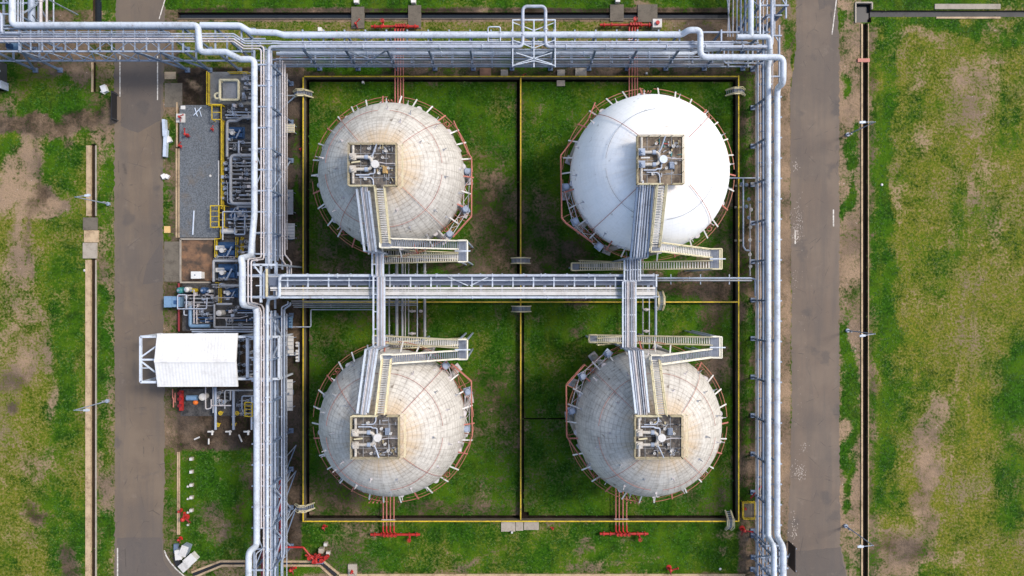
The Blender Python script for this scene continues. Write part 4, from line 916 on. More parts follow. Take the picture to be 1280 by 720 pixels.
for u,v,d in ((515,389,9),(515,417,9),(808,387,8),(808,414,8),(526,389,4)):
    m=MB().tube([P(u-d/2,v,1.7),P(u+d/2,v,1.7)],.16,8); m.cyl(P(u,v,1.7),P(u,v,2.3),.1,8); m.torus(tuple(P(u,v,2.35)),.22,.03)
    tag(m.build('block_valve',M_PINKW,None,loc=P(u,v,1.2)),{(515,389):'white valve on the thin pipes, just south of the central rack',(515,417):'white valve on the thin pipes, north of the south west stair',(808,387):'white valve beside the eastern bridge, just south of the rack',(808,414):'white valve beside the eastern bridge, north of the south east stair',(526,389):'small white valve stub on the pale pipe between the western spheres'}[(u,v)],'valve')
pipe('northern pipe of the pair running from the central rack end to the east rack',[(816,347.6,5.4),(938,347.6,5.4),(944,349,5.2),(944,370,4.2)],.13,M_LSTEEL,.4); pipe('southern pipe of the pair running from the central rack end to the east rack',[(816,350.6,5.4),(940,350.6,5.4)],.13,M_GREY,.4)
for j,u in enumerate((838.5,875.5,911.5)):
    r=thing('pipe_support',G(640+(u-640)*.95,360+(-11)*-.95,0),'grey T support under the paired pipes, %s one'%('nearest the rack end','middle','nearest the east bund wall')[j],'pipe support')
    a=P(u,349.2,5.1); MB().bar((a.x,a.y,0),a,.16,.16,V((1,0,0))).build('column',M_LSTEEL,r); MB().bar(a+V((0,-.75,.06)),a+V((0,.75,.06)),.14,.1).build('cross_beam',M_LSTEEL,r)
for l,u,r,mt,h in (('outer low grey pipe west of the twin white pair',947.3,.13,M_LSTEEL,2.8),('inner low blue grey pipe west of the twin white pair',953.6,.19,M_STEEL,2.8),('thin low pipe between the two grey pipes of the east rack',950.4,.06,M_PINKW,2.7),('thin pinkish pipe between the twin white pipes',965.8,.075,M_PINKW,6.6)): pipe(l,[(u,62,h),(u,780,h)],r,mt)
for l,u0,u1,r,mt,h in (('leaning pale pipe at the west edge of the north east rack',907,912.5,.1,M_PIPE,4.9),('crossing pale pipe at the west edge of the north east rack',913.5,909.5,.1,M_PINKW,4.9),('thin tan pipe on the west side of the north east rack',917,916,.1,M_PINKW,4.9),('pale pipe fourth from the west on the north east rack',921.5,921,.1,M_PIPE,4.9),('grey pipe left of the fat white one on the north east rack',926,926,.15,M_LSTEEL,4.9),('blue grey pipe touching the fat white one on the north east rack',931.5,931.5,.17,M_STEEL,4.9),('thin blue grey pipe right of the fat white one',945.5,945.5,.1,M_STEEL,4.9),('white pipe in the middle of the east half of the north east rack',949.8,949.8,.16,M_WHITE,9.2),('thin pinkish pipe on the east half of the north east rack',954,954,.09,M_PINKW,4.9),('pale pipe beside the easternmost one on the north east rack',958.8,958.8,.11,M_PIPE,4.9)): pipe(l,[(u0,-40,h),(u1,46,h)],r,mt)
pipe('thin pale pipe curving round the north east corner',[(968,-40,5.0),(968,44,5.0),(973,52,4.4),(973,72,3.6)],.11,M_PIPE,.8)
for l,u,r,mt,h in (('thin pale pipe right of the fat one at the north west corner',22.5,.1,M_PIPE,9.2),('left pipe of the pale pair at the north west corner',26,.09,M_PIPE,9.2),('right pipe of the pale pair at the north west corner',28.7,.09,M_PIPE,9.2),('wide grey pipe in the middle of the north west corner rack',39.5,.48,M_LSTEEL,5.0),('off white pipe east of the wide grey one at the north west corner',51,.24,M_PINKW,5.0),('tan pipe at the north west corner rack',58.5,.16,M_PINKW,5.0),('easternmost thin pale pipe of the north west corner rack',67,.11,M_PIPE,5.0)): pipe(l,[(u,-40,h),(u,30,h)],r,mt)
pipe('bent white pipe at the left edge of the north west corner',[(-20,17,9.3),(2,17,9.3),(2,41.5,9.3),(26,42,9.3)],.2,M_PIPE,.5)
bt=thing('valve_platform',G(22,68,0),'blue valve platform under the north west rack','platform'); MB().box(tuple(P(18,57.5,6.5)),(2.2,1.1,.12)).build('deck',M_LBLUE,bt); MB().box(tuple(P(12,57.5,7.0)),(.5,.7,.9)).build('actuator',M_BLUE,bt)
for u in (9,26):
    a=P(u,58,6.5); MB().bar((a.x,a.y,0),a,.15,.15,V((1,0,0))).build('column',M_STEEL,bt)

# ================================================================== RED DELUGE MANIFOLDS
def manifold(label,xs,u0,u1,v,vt,key,stub):
    cx,cy=TANKS[key]['c']; R=TANKS[key]['R']
    r=thing('deluge_manifold',G((u0+u1)/2,v),label,'fire manifold','red spray water manifolds')
    s=1 if v<360 else -1
    MB().tube([G(u0,v,.75),G(u1,v,.75)],.20,10).build('header',M_RED,r)
    for i,u in enumerate(xs):
        o=(len(xs)-1-i)*1.3
        pts=[G(u+2.2,v-s*0,.75),G(u,v+s*4,.9),G(u,vt,.9),G(u,vt,ZC-.2)]
        MB().tube(pts,.105,8,.3,4).build('pipe',M_SALM if s>0 else M_SALM,r)
        MB().tube([G(u+2.2,v,.8),G(u,v+s*4.2,.95),G(u,v+s*11,.95)],.125,8,.2,3).build('pipe',M_RED,r)
        m=MB().cyl(G(u+2.4,v+.5*s,.7),G(u+2.4,v+.5*s,1.35),.22,10); m.torus(tuple(G(u+2.4,v+.5*s,1.45)),.24,.035); m.build('valve',M_RED,r)
    for q in (.08,.22,.78,.93):
        u=u0+(u1-u0)*q; m=MB().cyl(G(u-.7,v,.75),G(u+.7,v,.75),.34,12); m.build('flange',M_RED,r)
    for q in (.1,.4,.6,.9):
        u=u0+(u1-u0)*q; MB().bar(G(u,v,0),G(u,v,.6),.2,.2,V((1,0,0))).build('support',M_CONC,r)
    MB().tube([G(stub,v,.8),G(stub,v-s*9,.8)],.14,8).build('pipe',M_RED,r)
    m=MB().cyl(G(stub,v-s*5,.8),G(stub,v-s*5,1.5),.2,8); m.torus(tuple(G(stub,v-s*5,1.6)),.3,.04); m.build('valve',M_RED,r)
    MB().bar(G(xs[0]-2,v+s*19,1.02),G(xs[-1]+2,v+s*19,1.02),.09).build('clamp',M_PINKW,r)
    return r
manifold('red water manifold beyond the north rack, feeding the north west sphere',[495,498.5,501.8,505.2],465,524,35.5,150,'nw',480)
manifold('red water manifold beyond the north rack, feeding the bright white sphere',[785.2,788.8,792.2,795.3],749,815,33.5,140,'ne',792)
manifold('red water manifold on the south grass, feeding the south west sphere',[480.3,484.6,489.2,493.6],464.5,526,666,600,'sw',513)
manifold('red water manifold on the south grass, feeding the south east sphere',[768.6,772.8,777.4,782],749,809,665,600,'se',798)

jf=thing('junction_frame',G(340,358),'pale steel frame joining the central rack to the west rack','steel frame')
for a,b,w,mt in (((316,331),(346,331),.3,M_WHITE),((312,345.3),(350,345.3),.22,M_WHITE),((314,371.5),(346,371.5),.26,M_WHITE),((326.3,331),(326.3,378),.3,M_WHITE),((346,328),(346,345),.24,M_LSTEEL),((318.5,333),(327.5,344),.18,M_WHITE),((336.5,331),(328,344),.16,M_LSTEEL),((320,357),(336,357),.14,M_WHITE)):
    MB().bar(P(*a,11.7-.02*w*10),P(*b,11.7-.02*w*10),w,.22).build('girder',mt,jf)
MB().bar(P(333.6,336,12.3),P(333.6,371,12.3),.28,.18).build('girder',M_CREAM,jf)
for u,v in ((316,331),(346,331),(314,371.5),(346,371.5)): a=P(u,v,11.6); MB().bar((a.x,a.y,0),a,.24,.24,V((1,0,0))).build('column',M_LSTEEL,jf)
MB().box(tuple(P(345,351,8.0)),(4.5,2.0,.08)).build('walkway',M_GRATE,jf)
for l,pts,r,mt in (('thin pipe tucked under the fat white pipe on the north rack',[(362,47.2,8.9),(850,47.2,8.9)],.06,M_GREY),('thin grey pipe beside the medium white pipe, north rack inner half',[(345,62.3,9.0),(900,62.3,9.0)],.07,M_LSTEEL),('blue grey pipe deep between the tiers of the north rack',[(350,64.3,4.9),(860,64.3,4.9)],.08,M_PIPE),('thin blue grey pipe beside the low medium pipe of the north rack',[(350,70.6,4.9),(940,70.6,4.9)],.08,M_PIPE),('thin pale pipe on the lowest tier, second from the inner edge',[(345,79.2,2.8),(905,79.2,2.8)],.06,M_PINKW),
    ('blue grey pipe deep in the west rack beside the cable pipe, north part',[(341.3,80,5.0),(341.3,326,5.0)],.12,M_STEEL),('thin blue grey pipe left of the white trio, west rack north part',[(347.3,80,4.9),(347.3,326,4.9)],.10,M_STEEL),('thin pale pipe right of the medium white pipe, west rack',[(338.8,66,9.2),(338.8,322,9.2)],.06,M_PINKW),('blue grey pipe deep in the west rack, south part',[(340.6,392,5.0),(340.6,760,5.0)],.12,M_STEEL),('thin blue grey pipe beside the dark red fire main, west rack south part',[(347.2,392,4.9),(347.2,760,4.9)],.09,M_STEEL),('thin rusty pipe under the west rack, south part',[(337.7,392,9.2),(337.7,760,9.2)],.06,M_PINKW),
    ('thin blue grey pipe just west of the inner twin pipe on the east rack',[(955.9,62,6.5),(955.9,668,6.5)],.08,M_STEEL),('thin grey pipe lowest on the east rack',[(944.8,70,1.4),(944.8,760,1.4)],.07,M_GREY)):
    pipe(l,pts,r,mt,.4)
# ================================================================== PLANT YARD
def one(label,cat,name,mb,mat,loc): return tag(mb.build(name,mat,None,loc=loc),label,cat)
# white canopy hall: ridged roof on a crane frame
cz0,cz1=6.6,7.5
r=thing('canopy_shelter',G(256,450,0),'white ridged canopy over the pump bay, its frame sticking out over the road','canopy')
A=[P(196.5,417,cz0),P(193,451,cz1),P(197,483.5,cz0)]; B=[P(296.5,416.5,cz0),P(294.5,451,cz1),P(296.8,483.3,cz0)]
m=MB(); 
for s0 in (0,1):
    a0,a1,b0,b1=A[s0],A[s0+1],B[s0],B[s0+1]; n=50
    prev=None
    for i in range(n+1):
        t=i/n; p0,p1=a0.lerp(b0,t),a1.lerp(b1,t); zz=.018 if i%2 else 0; c=(p0+V((0,0,zz)),p1+V((0,0,zz)))
        if prev: m.add([prev[0],c[0],c[1],prev[1]],[(0,1,2,3)] if s0==1 else [(3,2,1,0)]); m.add([x-V((0,0,.09)) for x in (prev[0],c[0],c[1],prev[1])],[(3,2,1,0)])
        prev=c
m.build('roof',M_ROOF,r)
MB().bar(A[1]+V((0,0,.08)),B[1]+V((0,0,.08)),.5,.06).build('ridge_cap',M_ROOF,r)
for pr in (A,B):
    m=MB(); m.bar(pr[0]+V((0,0,-.15)),pr[1]+V((0,0,-.15)),.12,.2); m.bar(pr[1]+V((0,0,-.15)),pr[2]+V((0,0,-.15)),.12,.2); m.build('fascia',M_ROOF,r)
F=lambda u,v,z: P(u,v,z)
for nm,pts in (('crane_frame',[(196,420.8),(176,420.8),(176,477.5),(196,477.5)]),('crane_frame',[(297,421),(349,421),(349,473.5),(297,473.5)])):
    m=MB()
    for a,b in zip(pts,pts[1:]): m.bar(F(*a,cz0-.5),F(*b,cz0-.5),.34,.3)
    if pts[1][0]<200:
        m.bar(F(176,449.5,cz0-.5),F(194,449.5,cz0-.5),.26,.24); m.bar(F(177,446,cz0-.5),F(195,433,cz0-.5),.2,.2); m.bar(F(177,452,cz0-.5),F(194,465,cz0-.5),.2,.2); m.bar(F(178,460,cz0-.5),F(186,460,cz0-.5),.12,.12)
    else:
        m.bar(F(309.5,421,cz0-.5),F(309.5,473.5,cz0-.5),.4,.3); m.bar(F(310,447,cz0-.5),F(349,447,cz0-.5),.2,.2)
    m.build(nm,M_WHITE,r)
for u,v in ((176,420.8),(176,477.5),(297,421),(297,473.5),(349,421),(349,473.5),(235,419),(235,480)):
    a=F(u,v,cz0-.6); MB().bar((a.x,a.y,0),a,.26,.26,V((1,0,0))).build('column',M_WHITE,r)

def railing(label,pts,mat,h=1.1,posts=1.5,r0=.055,z0=.05,zoff=0):
    p=[G(*q,0) for q in pts]; m=MB(); b=p[0]
    for z in (h,h*.5): m.tube([x+V((0,0,z0+z)) for x in p],r0,6)
    for a,c in zip(p,p[1:]):
        n=max(1,round((c-a).length/posts))
        for i in range(n+1): q=a.lerp(c,i/n); m.bar(q,q+V((0,0,h+z0)),.06,.06,V((1,0,0)))
        m.bar(a+V((0,0,z0+.12)),c+V((0,0,z0+.12)),.06,.2)
    return one(label,'guard rail','guard_rail',m,mat,b)
def G9(u,v): return u,v
railing('yellow guard rail around the grey slab under the north rack',[(262.5,92),(262.5,133),(281,133)],M_YEL,r0=.08)
railing('yellow guard rail along the north edge of the grey slab',[(288,92.5),(313,92.5)],M_YEL)
railing('long yellow guard rail on the east edge of the gravel bed',[(280.5,152),(280.5,262)],M_YEL,r0=.09)
railing('yellow guard rail turning at the south east corner of the gravel bed',[(279.5,285),(279.5,299),(272.5,299),(272.5,322)],M_YEL,r0=.08)
railing('yellow guard rail beside the blue pumps',[(298.5,297),(298.5,322)],M_YEL); railing('yellow guard rail nearest the fat pipe, beside the blue pumps',[(305,297),(305,322)],M_YEL)
railing('short yellow guard rail south of the second blue pump',[(273,353.5),(277.5,353.5),(277.5,379)],M_YEL)
def cage(label,u0,v0,u1,v1,h,n):
    r=thing('access_ladder',G((u0+u1)/2,(v0+v1)/2),label,'ladder'); m=MB()
    for u in (u0,u1): m.bar(G(u,v0,h),G(u,v1,h),.12,.12)
    for v in (v0,v1): m.bar(G(u0,v,h),G(u1,v,h),.12,.12)
    for u in (u0,u1):
        for v in (v0,v1): m.bar(G(u,v,0),G(u,v,h),.1,.1,V((1,0,0)))
    m.build('frame',M_YEL,r)
    for i in range(1,n): v=v0+(v1-v0)*i/n; MB().bar(G(u0,v,h-.02),G(u1,v,h-.02),.08,.06).build('rung',M_YEL,r)
cage('yellow crossover frame at the middle of the gravel bed edge',268.5,258.5,278.5,285,1.5,4); cage('second yellow crossover frame, nearer the grey pipes',279.2,258.5,286,285,1.6,3)
cage('small yellow frame with a pale deck at the gravel bed corner',269.5,134,281,152,1.3,2)
cage('yellow ladder frame south of the canopy under the west rack',311,501,320,518,1.6,4)
# gravel bed furniture
def monitor_proto():
    r=thing('fire_monitor',(0,0,0),'','fire monitor')
    m=MB().cyl((0,0,0),(0,0,.15),.42,14); m.cyl((0,0,.15),(0,0,1.1),.16,12); m.build('riser',M_RED,r)
    m=MB().ball((0,0,1.2),.3,12,8); m.tube([(0,0,1.2),(.35,.1,1.35),(.95,.25,1.6)],.12,8,.2,3); m.cyl((.95,.25,1.6),(1.15,.3,1.68),.12,10,.2); m.build('nozzle',M_RED,r)
    m=MB().tube([(0,-.1,.6),(0,-.75,.6)],.12,8); m.torus((0,-.8,.6),.22,.035,'x'); m.build('valve',M_DRED,r); return r
mp=monitor_proto(); used=[]
for u,v,rz,sc,l in ((227,147.5,0,.7,'red fire monitor on a white pad beside the gravel bed'),(234.5,169.5,1.2,.75,'red fire monitor standing in the gravel'),(266,162,.5,.5,'small red hydrant by the north east of the gravel bed'),(226,183,.6,.55,'red hydrant with pink fittings at the edge of the gravel bed'),(233.5,646,.9,1.15,'bright red fire monitor standing on the lawn by the white marker posts'),
        (226.5,637.5,.3,.7,'small dull red hydrant at the lawn gutter, north one'),(226,672.5,.1,.7,'small dull red hydrant at the lawn gutter, beside the grey cabinets'),(405.5,657.5,.2,.7,'small red hydrant with a white post, just south of the west bund corner'),(366,709,.3,1.0,'red fire monitor south of the crooked ditch, by the west rack'),(836,709,.2,1.0,'lone red fire monitor on the bright south grass'),(927.5,660,-.3,1.0,'red fire monitor beside the yellow railed pit'),
        (446,32,.4,.75,'small red hydrant on the culvert slab west of the north west manifold'),(417,46,.1,.8,'red hydrant peeping out beyond the north rack'),(690.5,660,2.0,.5,'tiny red hydrant on the grass right of the concrete apron'),(654,95,.2,.4,'tiny red valve beside the north wall'),(376,187,.2,.4,'tiny red valve by the west bund wall')):
    place(mp,used,G(u,v),rz,l,'red fire monitors and hydrants',sc)
pad('white concrete pad under the fire monitor at the gravel bed',221,142.5,232,153.5,.22,M_TRAY,'monitor_pad','pad'); pad('small white pad at the north west corner of the gravel bed',226.5,132.5,232,137,.2,M_TRAY,'monitor_pad','pad')
def stick(label,pts,r,mat,cat='pole',name='pole'): m=MB().tube([G(*p) for p in pts],r,6); return one(label,cat,name,m,mat,G(*pts[0]))
stick('long pale bar of the crossed pair lying on the gravel',[(243,145,.3),(253,134.5,.35)],.08,M_SHEET); stick('short pale bar of the crossed pair lying on the gravel',[(244.5,135.5,.25),(247.5,146,.22)],.08,M_SHEET); stick('pale bar lying apart on the gravel, right of the crossed pair',[(250,138,.2),(252.5,146,.2)],.07,M_SHEET)
stick('long white pole lying on the south part of the gravel bed',[(243,263.5,.15),(241.5,293.5,.15)],.12,M_SHEET)
stick('white plastic pipe lying on the east edge of the gravel bed',[(274,201,.2),(274,257,.2)],.13,M_TRAY,'pipe','pipe')
def heap(label,cat,name,items,mat):
    m=MB()
    for u,v,z,sx,sy,sz,rz in items: m.box(tuple(G(u,v,z)),(sx,sy,sz),rz)
    return one(label,cat,name,m,mat,G(items[0][0],items[0][1]))
heap('pale blue folded sheet standing by the west road','board','sheet_board',[(208,161,.45,.45,2.6,.8,.05),(209,180,.4,.5,4.2,.7,-.04)],M_SHEET)
heap('crumpled white bags beside the pale blue sheet','bag','bag',[(211,176,.25,1.1,.8,.5,.4),(209.5,172.5,.2,.7,.7,.4,1.2)],M_ROOF)
heap('two crumpled white bags on the verge west of the gravel bed','bag','bag',[(206,221,.25,.6,.7,.5,.5),(210,221,.2,.6,.6,.4,1.0)],M_ROOF)
heap('crumpled white bag beside the drain in the north west','bag','bag',[(132,112,.3,.8,1.1,.6,.4),(130.5,115,.2,.6,.6,.4,1.0)],M_ROOF)
heap('tan square board lying on the verge west of the rusty slab','board','board',[(209.5,287,.1,.95,1.05,.12,.02)],M_BOARD)
for u,v,l in ((263,220,'small white lump on the east side of the gravel bed'),(106,338,'white rag beside the west drain'),(1102,231,'white rag in the lush edge of the east field'),(900,711,'white rag at the south grass edge')):
    b=MB().ball(tuple(G(u,v,.08)),.22,8,6,.5); one(l,'litter','rag',b,M_TRAY,G(u,v))
# cream pipe skid on the grey slab
r=thing('pipe_skid',G(290,114),'cream square pipe loop standing on the grey slab','pipe skid')
MB().tube([G(279,103,1.2),G(302,103,1.2),G(302,127.5,1.2),G(279,127.5,1.2),G(279,102.8,1.2)],.20,10,.4,4).build('ring_pipe',M_CREAM,r)
MB().tube([G(279,125,1.1),G(273,126,1.1),G(272,121,1.1),G(275,119,1.1),G(279,119,1.1)],.16,8,.5,4).build('side_loop',M_CREAM,r)
MB().box(tuple(G(290.5,115,.5)),(2.4,2.7,.5)).build('base',M_GREY,r)
for u in (281,301):
    for v in (105,126): MB().bar(G(u,v,0),G(u,v,1.1),.15,.15,V((1,0,0))).build('support',M_CREAM,r)
def stub_run(label,u0,u1,vs,r0,z,mat,cat='pipe manifold',name='pipe_manifold'):
    r=thing(name,G((u0+u1)/2,sum(vs)/len(vs)),label,cat)
    rd=random.Random(label)
    for v in vs:
        a=u0+rd.uniform(0,5); MB().tube([G(a,v,z+rd.uniform(-.2,.3)),G(u1,v,z)],r0*rd.uniform(.7,1.15),8).build('pipe',rd.choice(mat),r)
        u=rd.uniform(a+2,u1-4); m=MB().cyl(G(u-1.2,v,z),G(u+1.2,v,z),r0*1.9,10); m.cyl(G(u,v,z),G(u,v,z+.55),r0*.8,8); m.torus(tuple(G(u,v,z+.6)),.25,.035); m.build('valve',rd.choice((M_LSTEEL,M_DSTEEL,M_GREY,M_PIPE,M_GREY)),r)
        for w in range(2):
            u2=rd.uniform(u0+1,u1-1); MB().box(tuple(G(u2,v+rd.uniform(-1.5,1.5),z+rd.uniform(-.3,.5))),(rd.uniform(.15,.6),rd.uniform(.15,.5),rd.uniform(.2,.7)),rd.choice((0,PI/2,.3))).build('fitting',rd.choice((M_GREY,M_DSTEEL,M_LSTEEL,M_PINKW)),r)
        u3=rd.uniform(u0+2,u1-2); MB().tube([G(u3,v-2.2,z+.3),G(u3,v+2.2,z+.3)],r0*.5,6).build('cross_pipe',rd.choice((M_GREY,M_LSTEEL,M_PINKW)),r)
    for u in (u0+3,u1-3): MB().bar(G(u,vs[0]-2,z-.25),G(u,vs[-1]+2,z-.25),.18,.2).build('support_beam',M_DSTEEL,r)
    return r
stub_run('dark pipe manifold between the cream skid and the blue pump',284,316,[134,138.5,142,146,149],.10,.8,(M_GREY,M_LSTEEL,M_DSTEEL))
pipe('thick grey pipe bending east of the yellow gravel rail',[(284,196,1.2),(284,151,1.2),(296,151,1.2),(303,147,1.4),(318,147,1.4)],.22,M_GREY,.5)
pipe('big grey pipe arch above the valve array',[(318,194,2.2),(288.5,194,2.2),(288.5,254.5,2.2),(318,254.5,2.2)],.24,M_GREY,.7)
stub_run('large array of grey valves and pipes framed by the big grey arch',288,318,[200,205,209,214,219,225,230,235,240,245,250],.12,1.0,(M_GREY,M_LSTEEL,M_GREY))
stub_run('row of dark valves west of the big grey arch',280,292,[206,213,222,229,236,243,250],.08,.7,(M_GREY,M_LSTEEL))
stub_run('dark valve cluster below the blue pump and above the grey arch',286,317,[176,180,184,188],.11,.8,(M_GREY,M_DSTEEL,M_LSTEEL))
pipe('white stub pipe with two couplings above the grey arch',[(298.5,176,1.5),(298.5,192,1.5)],.16,M_PIPE); pipe('thin white pipe at the left of the grey arch',[(284.5,228,1.4),(284.5,254,1.4),(300,257,1.4)],.09,M_PIPE)
def pump_proto():
    r=thing('pump_set',(0,0,0),'','pump')
    m=MB().box((0,0,.15),(2.8,2.1,.3)); m.build('skid_base',M_BLUE,r)
    m=MB().cyl((-.1,.45,.85),(1.25,.45,.85),.42,16)
    for i in range(7): m.cyl((.0+i*.18,.45,.85),(.06+i*.18,.45,.85),.48,16)
    m.build('motor',M_BLUE,r)
    m=MB().box((-.75,.15,.8),(1.5,.62,.55)); m.cyl((-.55,-.25,.5),(-.55,-.25,1.2),.34,14); m.build('casing',M_TRAY,r)
    MB().box((-.65,.2,1.12),(1.0,.34,.12)).build('cover_plate',M_GREY,r)
    MB().tube([(.15,-1.1,1.0),(1.0,.35,1.25)],.13,8).build('outlet_pipe',M_LSTEEL,r)
    m=MB().box((.6,-.55,.5),(1.1,.7,.6)); m.build('gear_box',M_BLUE,r)
    return r
pp=pump_proto(); used=[]
for u,v,sc,rz,l in ((286,311.5,1.05,0,'blue pump set with white casing, beside the rusty slab'),(286,339,1.05,0,'blue pump set with white casing, south of its twin'),(297,166.5,.85,.0,'blue pump under the fat pipe, north of the grey arch'),(299,268,.9,PI,'blue pump behind the yellow crossover frames'),(290.5,366,.7,0,'small dark blue pump north of the round white tank')): place(pp,used,G(u,v,.04),rz,l,'blue pump sets',sc)
pipe('grey pipe bracket between the two blue pump sets',[(267,352,1.6),(267,326,1.6),(297,326,1.6)],.19,M_GREY,.15); pipe('grey pipe south of the second blue pump set',[(277,357,1.6),(300,357,1.6)],.2,M_GREY)
pipe('white frame pipe above the blue pump behind the crossover',[(278.5,300,1.8),(278.5,264.5,1.8),(318,264.5,1.8)],.10,M_PIPE,.15); pipe('white vertical pipe through the blue pump area',[(293.5,264,1.5),(293.5,293,1.5),(306,293,1.5),(306,270,1.5)],.12,M_LSTEEL,.2)
pipe('grey arch pipe south of the valve array',[(297,262,1.7),(297,258,1.7),(318,258,1.7)],.2,M_GREY,.4)
m=MB().tube([G(281,289.5,.8),G(296,289.5,.8)],.42,14); m.ball(tuple(G(281,289.5,.8)),.42,12,8); m.ball(tuple(G(296,289.5,.8)),.42,12,8)
one('horizontal white drum behind the yellow crossover frames','drum','pressure_drum',m,M_TRAY,G(288,289.5))
r=thing('cabinet',G(250,344),'white control cabinet on the rusty slab','cabinet'); MB().box(tuple(G(250,344,.65)),(1.5,1.0,1.2)).build('body',M_ROOF,r); MB().box(tuple(G(250,344,1.28)),(1.62,1.1,.06)).build('lid',M_ROOF,r); MB().cyl(G(248.5,344,1.3),G(248.5,344,1.36),.1,10).build('knob',M_BLUE,r)
for pts,l in (([(226.5,299,.3),(226.5,352,.3)],'grey edge beam on the west of the rusty slab'),([(226,299,.31),(272,299,.31)],'grey edge beam between the gravel bed and the rusty slab'),([(226,353,.31),(264,353,.31)],'pale edge beam south of the rusty slab')): kerb(l,[p[:2] for p in pts],.25,.3,M_CONC,'edge_beam','kerb')
# coloured equipment row west of the crossing
def tank_proto():
    r=thing('filter_vessel',(0,0,0),'','vessel'); return r
for u,v,mt,l,w in ((230.5,363,M_TEAL,'teal filter vessel at the west end of the coloured row',.5),(246.5,363,M_YEL,'yellow gas bottle in the coloured row',.32),(259.5,363,M_BLUE,'blue filter vessel at the east end of the coloured row',.5),(239,362,M_TRAY,'white filter vessel between the teal and yellow ones',.42),(267,364,M_TRAY,'thin white bottle east of the blue filter vessel',.26)):
    r=thing('filter_vessel',G(u,v),l,'vessel','coloured vessels north of the canopy')
    m=MB().cyl(G(u,v,.3),G(u,v,1.5),w,16); m.ball(tuple(G(u,v,1.5)),w,16,8,.5); m.build('body',mt,r); m=MB().cyl(G(u,v,1.7),G(u,v,2.0),.1,8); m.torus(tuple(G(u,v,2.0)),.16,.03); m.build('valve',M_LSTEEL,r)
    for a in (0,2.1,4.2): MB().bar(G(u,v,0)+V((math.cos(a)*w*.8,math.sin(a)*w*.8,0)),G(u,v,.5)+V((math.cos(a)*w*.8,math.sin(a)*w*.8,0)),.08,.08,V((1,0,0))).build('leg',M_DSTEEL,r)
r=thing('control_box',G(222,377),'pale blue control box beyond the west end of the coloured row','control box'); MB().box(tuple(G(216,377,.8)),(1.2,1.7,1.5)).build('body',M_LBLUE,r); MB().box(tuple(G(226,377,.8)),(1.2,1.6,1.5)).build('body',M_LBLUE,r); MB().box(tuple(G(226,377.5,1.57)),(.7,.6,.08)).build('lid',M_BLUE,r)
for l,pts,rr,mt in (('white pipe frame above the pale blue control box',[(222,386,2.0),(222,368.5,2.0),(233,368.5,2.0),(233,385,2.0)],.09,M_PIPE),('thin white pipe linking the coloured row to the west',[(222,386,1.9),(258,386,1.9),(259,372,1.9)],.10,M_PIPE),('red pipe running south along the yard kerb',[(223.5,354,.6),(223.5,414,.6)],.16,M_DRED),('pale pink pipe beside the yellow bottle',[(242.5,362,1.8),(242.5,404,1.6)],.10,M_PINKW),('second pale pipe south of the coloured row',[(246,384,1.6),(246,405,1.6)],.09,M_PINKW),('thick pale blue pipe elbow west of the canopy roof',[(238,384,1.2),(238,407.5,1.2),(262,407.5,1.2)],.28,M_LBLUE),('white pipe loop west of the blue elbow',[(230,386,1.4),(230,394,1.4),(234,394,1.4)],.09,M_PIPE),
    ('grey square pipe around the round white tank',[(268,380,1.6),(268,409,1.6),(316,409,1.6)],.17,M_GREY,),('inner grey square pipe around the round white tank',[(271,380,1.6),(290,380,1.7)],.16,M_GREY),('long grey pipe just north of the canopy roof',[(240,414.5,1.5),(316,414.5,1.5)],.13,M_LSTEEL),('thin pale pipe just north of the canopy roof',[(238,412,1.7),(318,412,1.7)],.08,M_PIPE),('pale pipe east of the round white tank',[(297,391,1.6),(318,391,1.6)],.08,M_PIPE),('thin pipe from the round tank eastward',[(270,397.5,1.4),(300,397.5,1.4),(310,395,1.4)],.06,M_PINKW)): pipe(l,pts,rr,mt,.25)
m=MB().cyl(G(279,391,0),G(279,391,1.6),.46,18); m.ball(tuple(G(279,391,1.6)),.46,18,8,.25); one('round white tank inside the grey square pipe','tank','round_tank',m,M_TRAY,G(279,391))
m=MB().torus(tuple(G(291,401,1.3)),.5,.05,'z',18,6); m.bar(G(287,401,1.3),G(295,401,1.3),.06); m.bar(G(291,397,1.3),G(291,405,1.3),.06); m.cyl(G(291,401,0),G(291,401,1.3),.07,8); one('large dark hand wheel south east of the round white tank','hand wheel','hand_wheel',m,M_GREY,G(291,401))
stub_run('dark pump bay pipes between the round tank and the canopy roof',240,272,[389,393,397,401,404],.12,.7,(M_DSTEEL,M_BLUE,M_GREY)); stub_run('dark pipe bay right of the round white tank',284,318,[384,388,394,400,405],.12,.7,(M_DSTEEL,M_BLUE,M_GREY)); stub_run('dark valve bay behind the coloured vessels',232,270,[369,373,378,382],.12,.7,(M_DSTEEL,M_GREY,M_PINKW))
# blue exchanger under the west rack
r=thing('heat_exchanger',G(352,402),'blue vessel with four end flanges under the west rack','heat exchanger'); m=MB().tube([G(338,402,1.6),G(366,402,1.6)],.85,18); m.build('shell',M_BLUE,r)
for v in (397,400.5,404,407.5): m=MB().tube([G(364,v,1.6),G(369.5,v,1.6)],.2,8); m.cyl(G(368.4,v,1.6),G(369.6,v,1.6),.26,10); m.build('flange',M_LBLUE,r)
for u in (343,360): MB().box(tuple(G(u,402,.5)),(.5,1.5,1.0)).build('saddle',M_CONC,r)
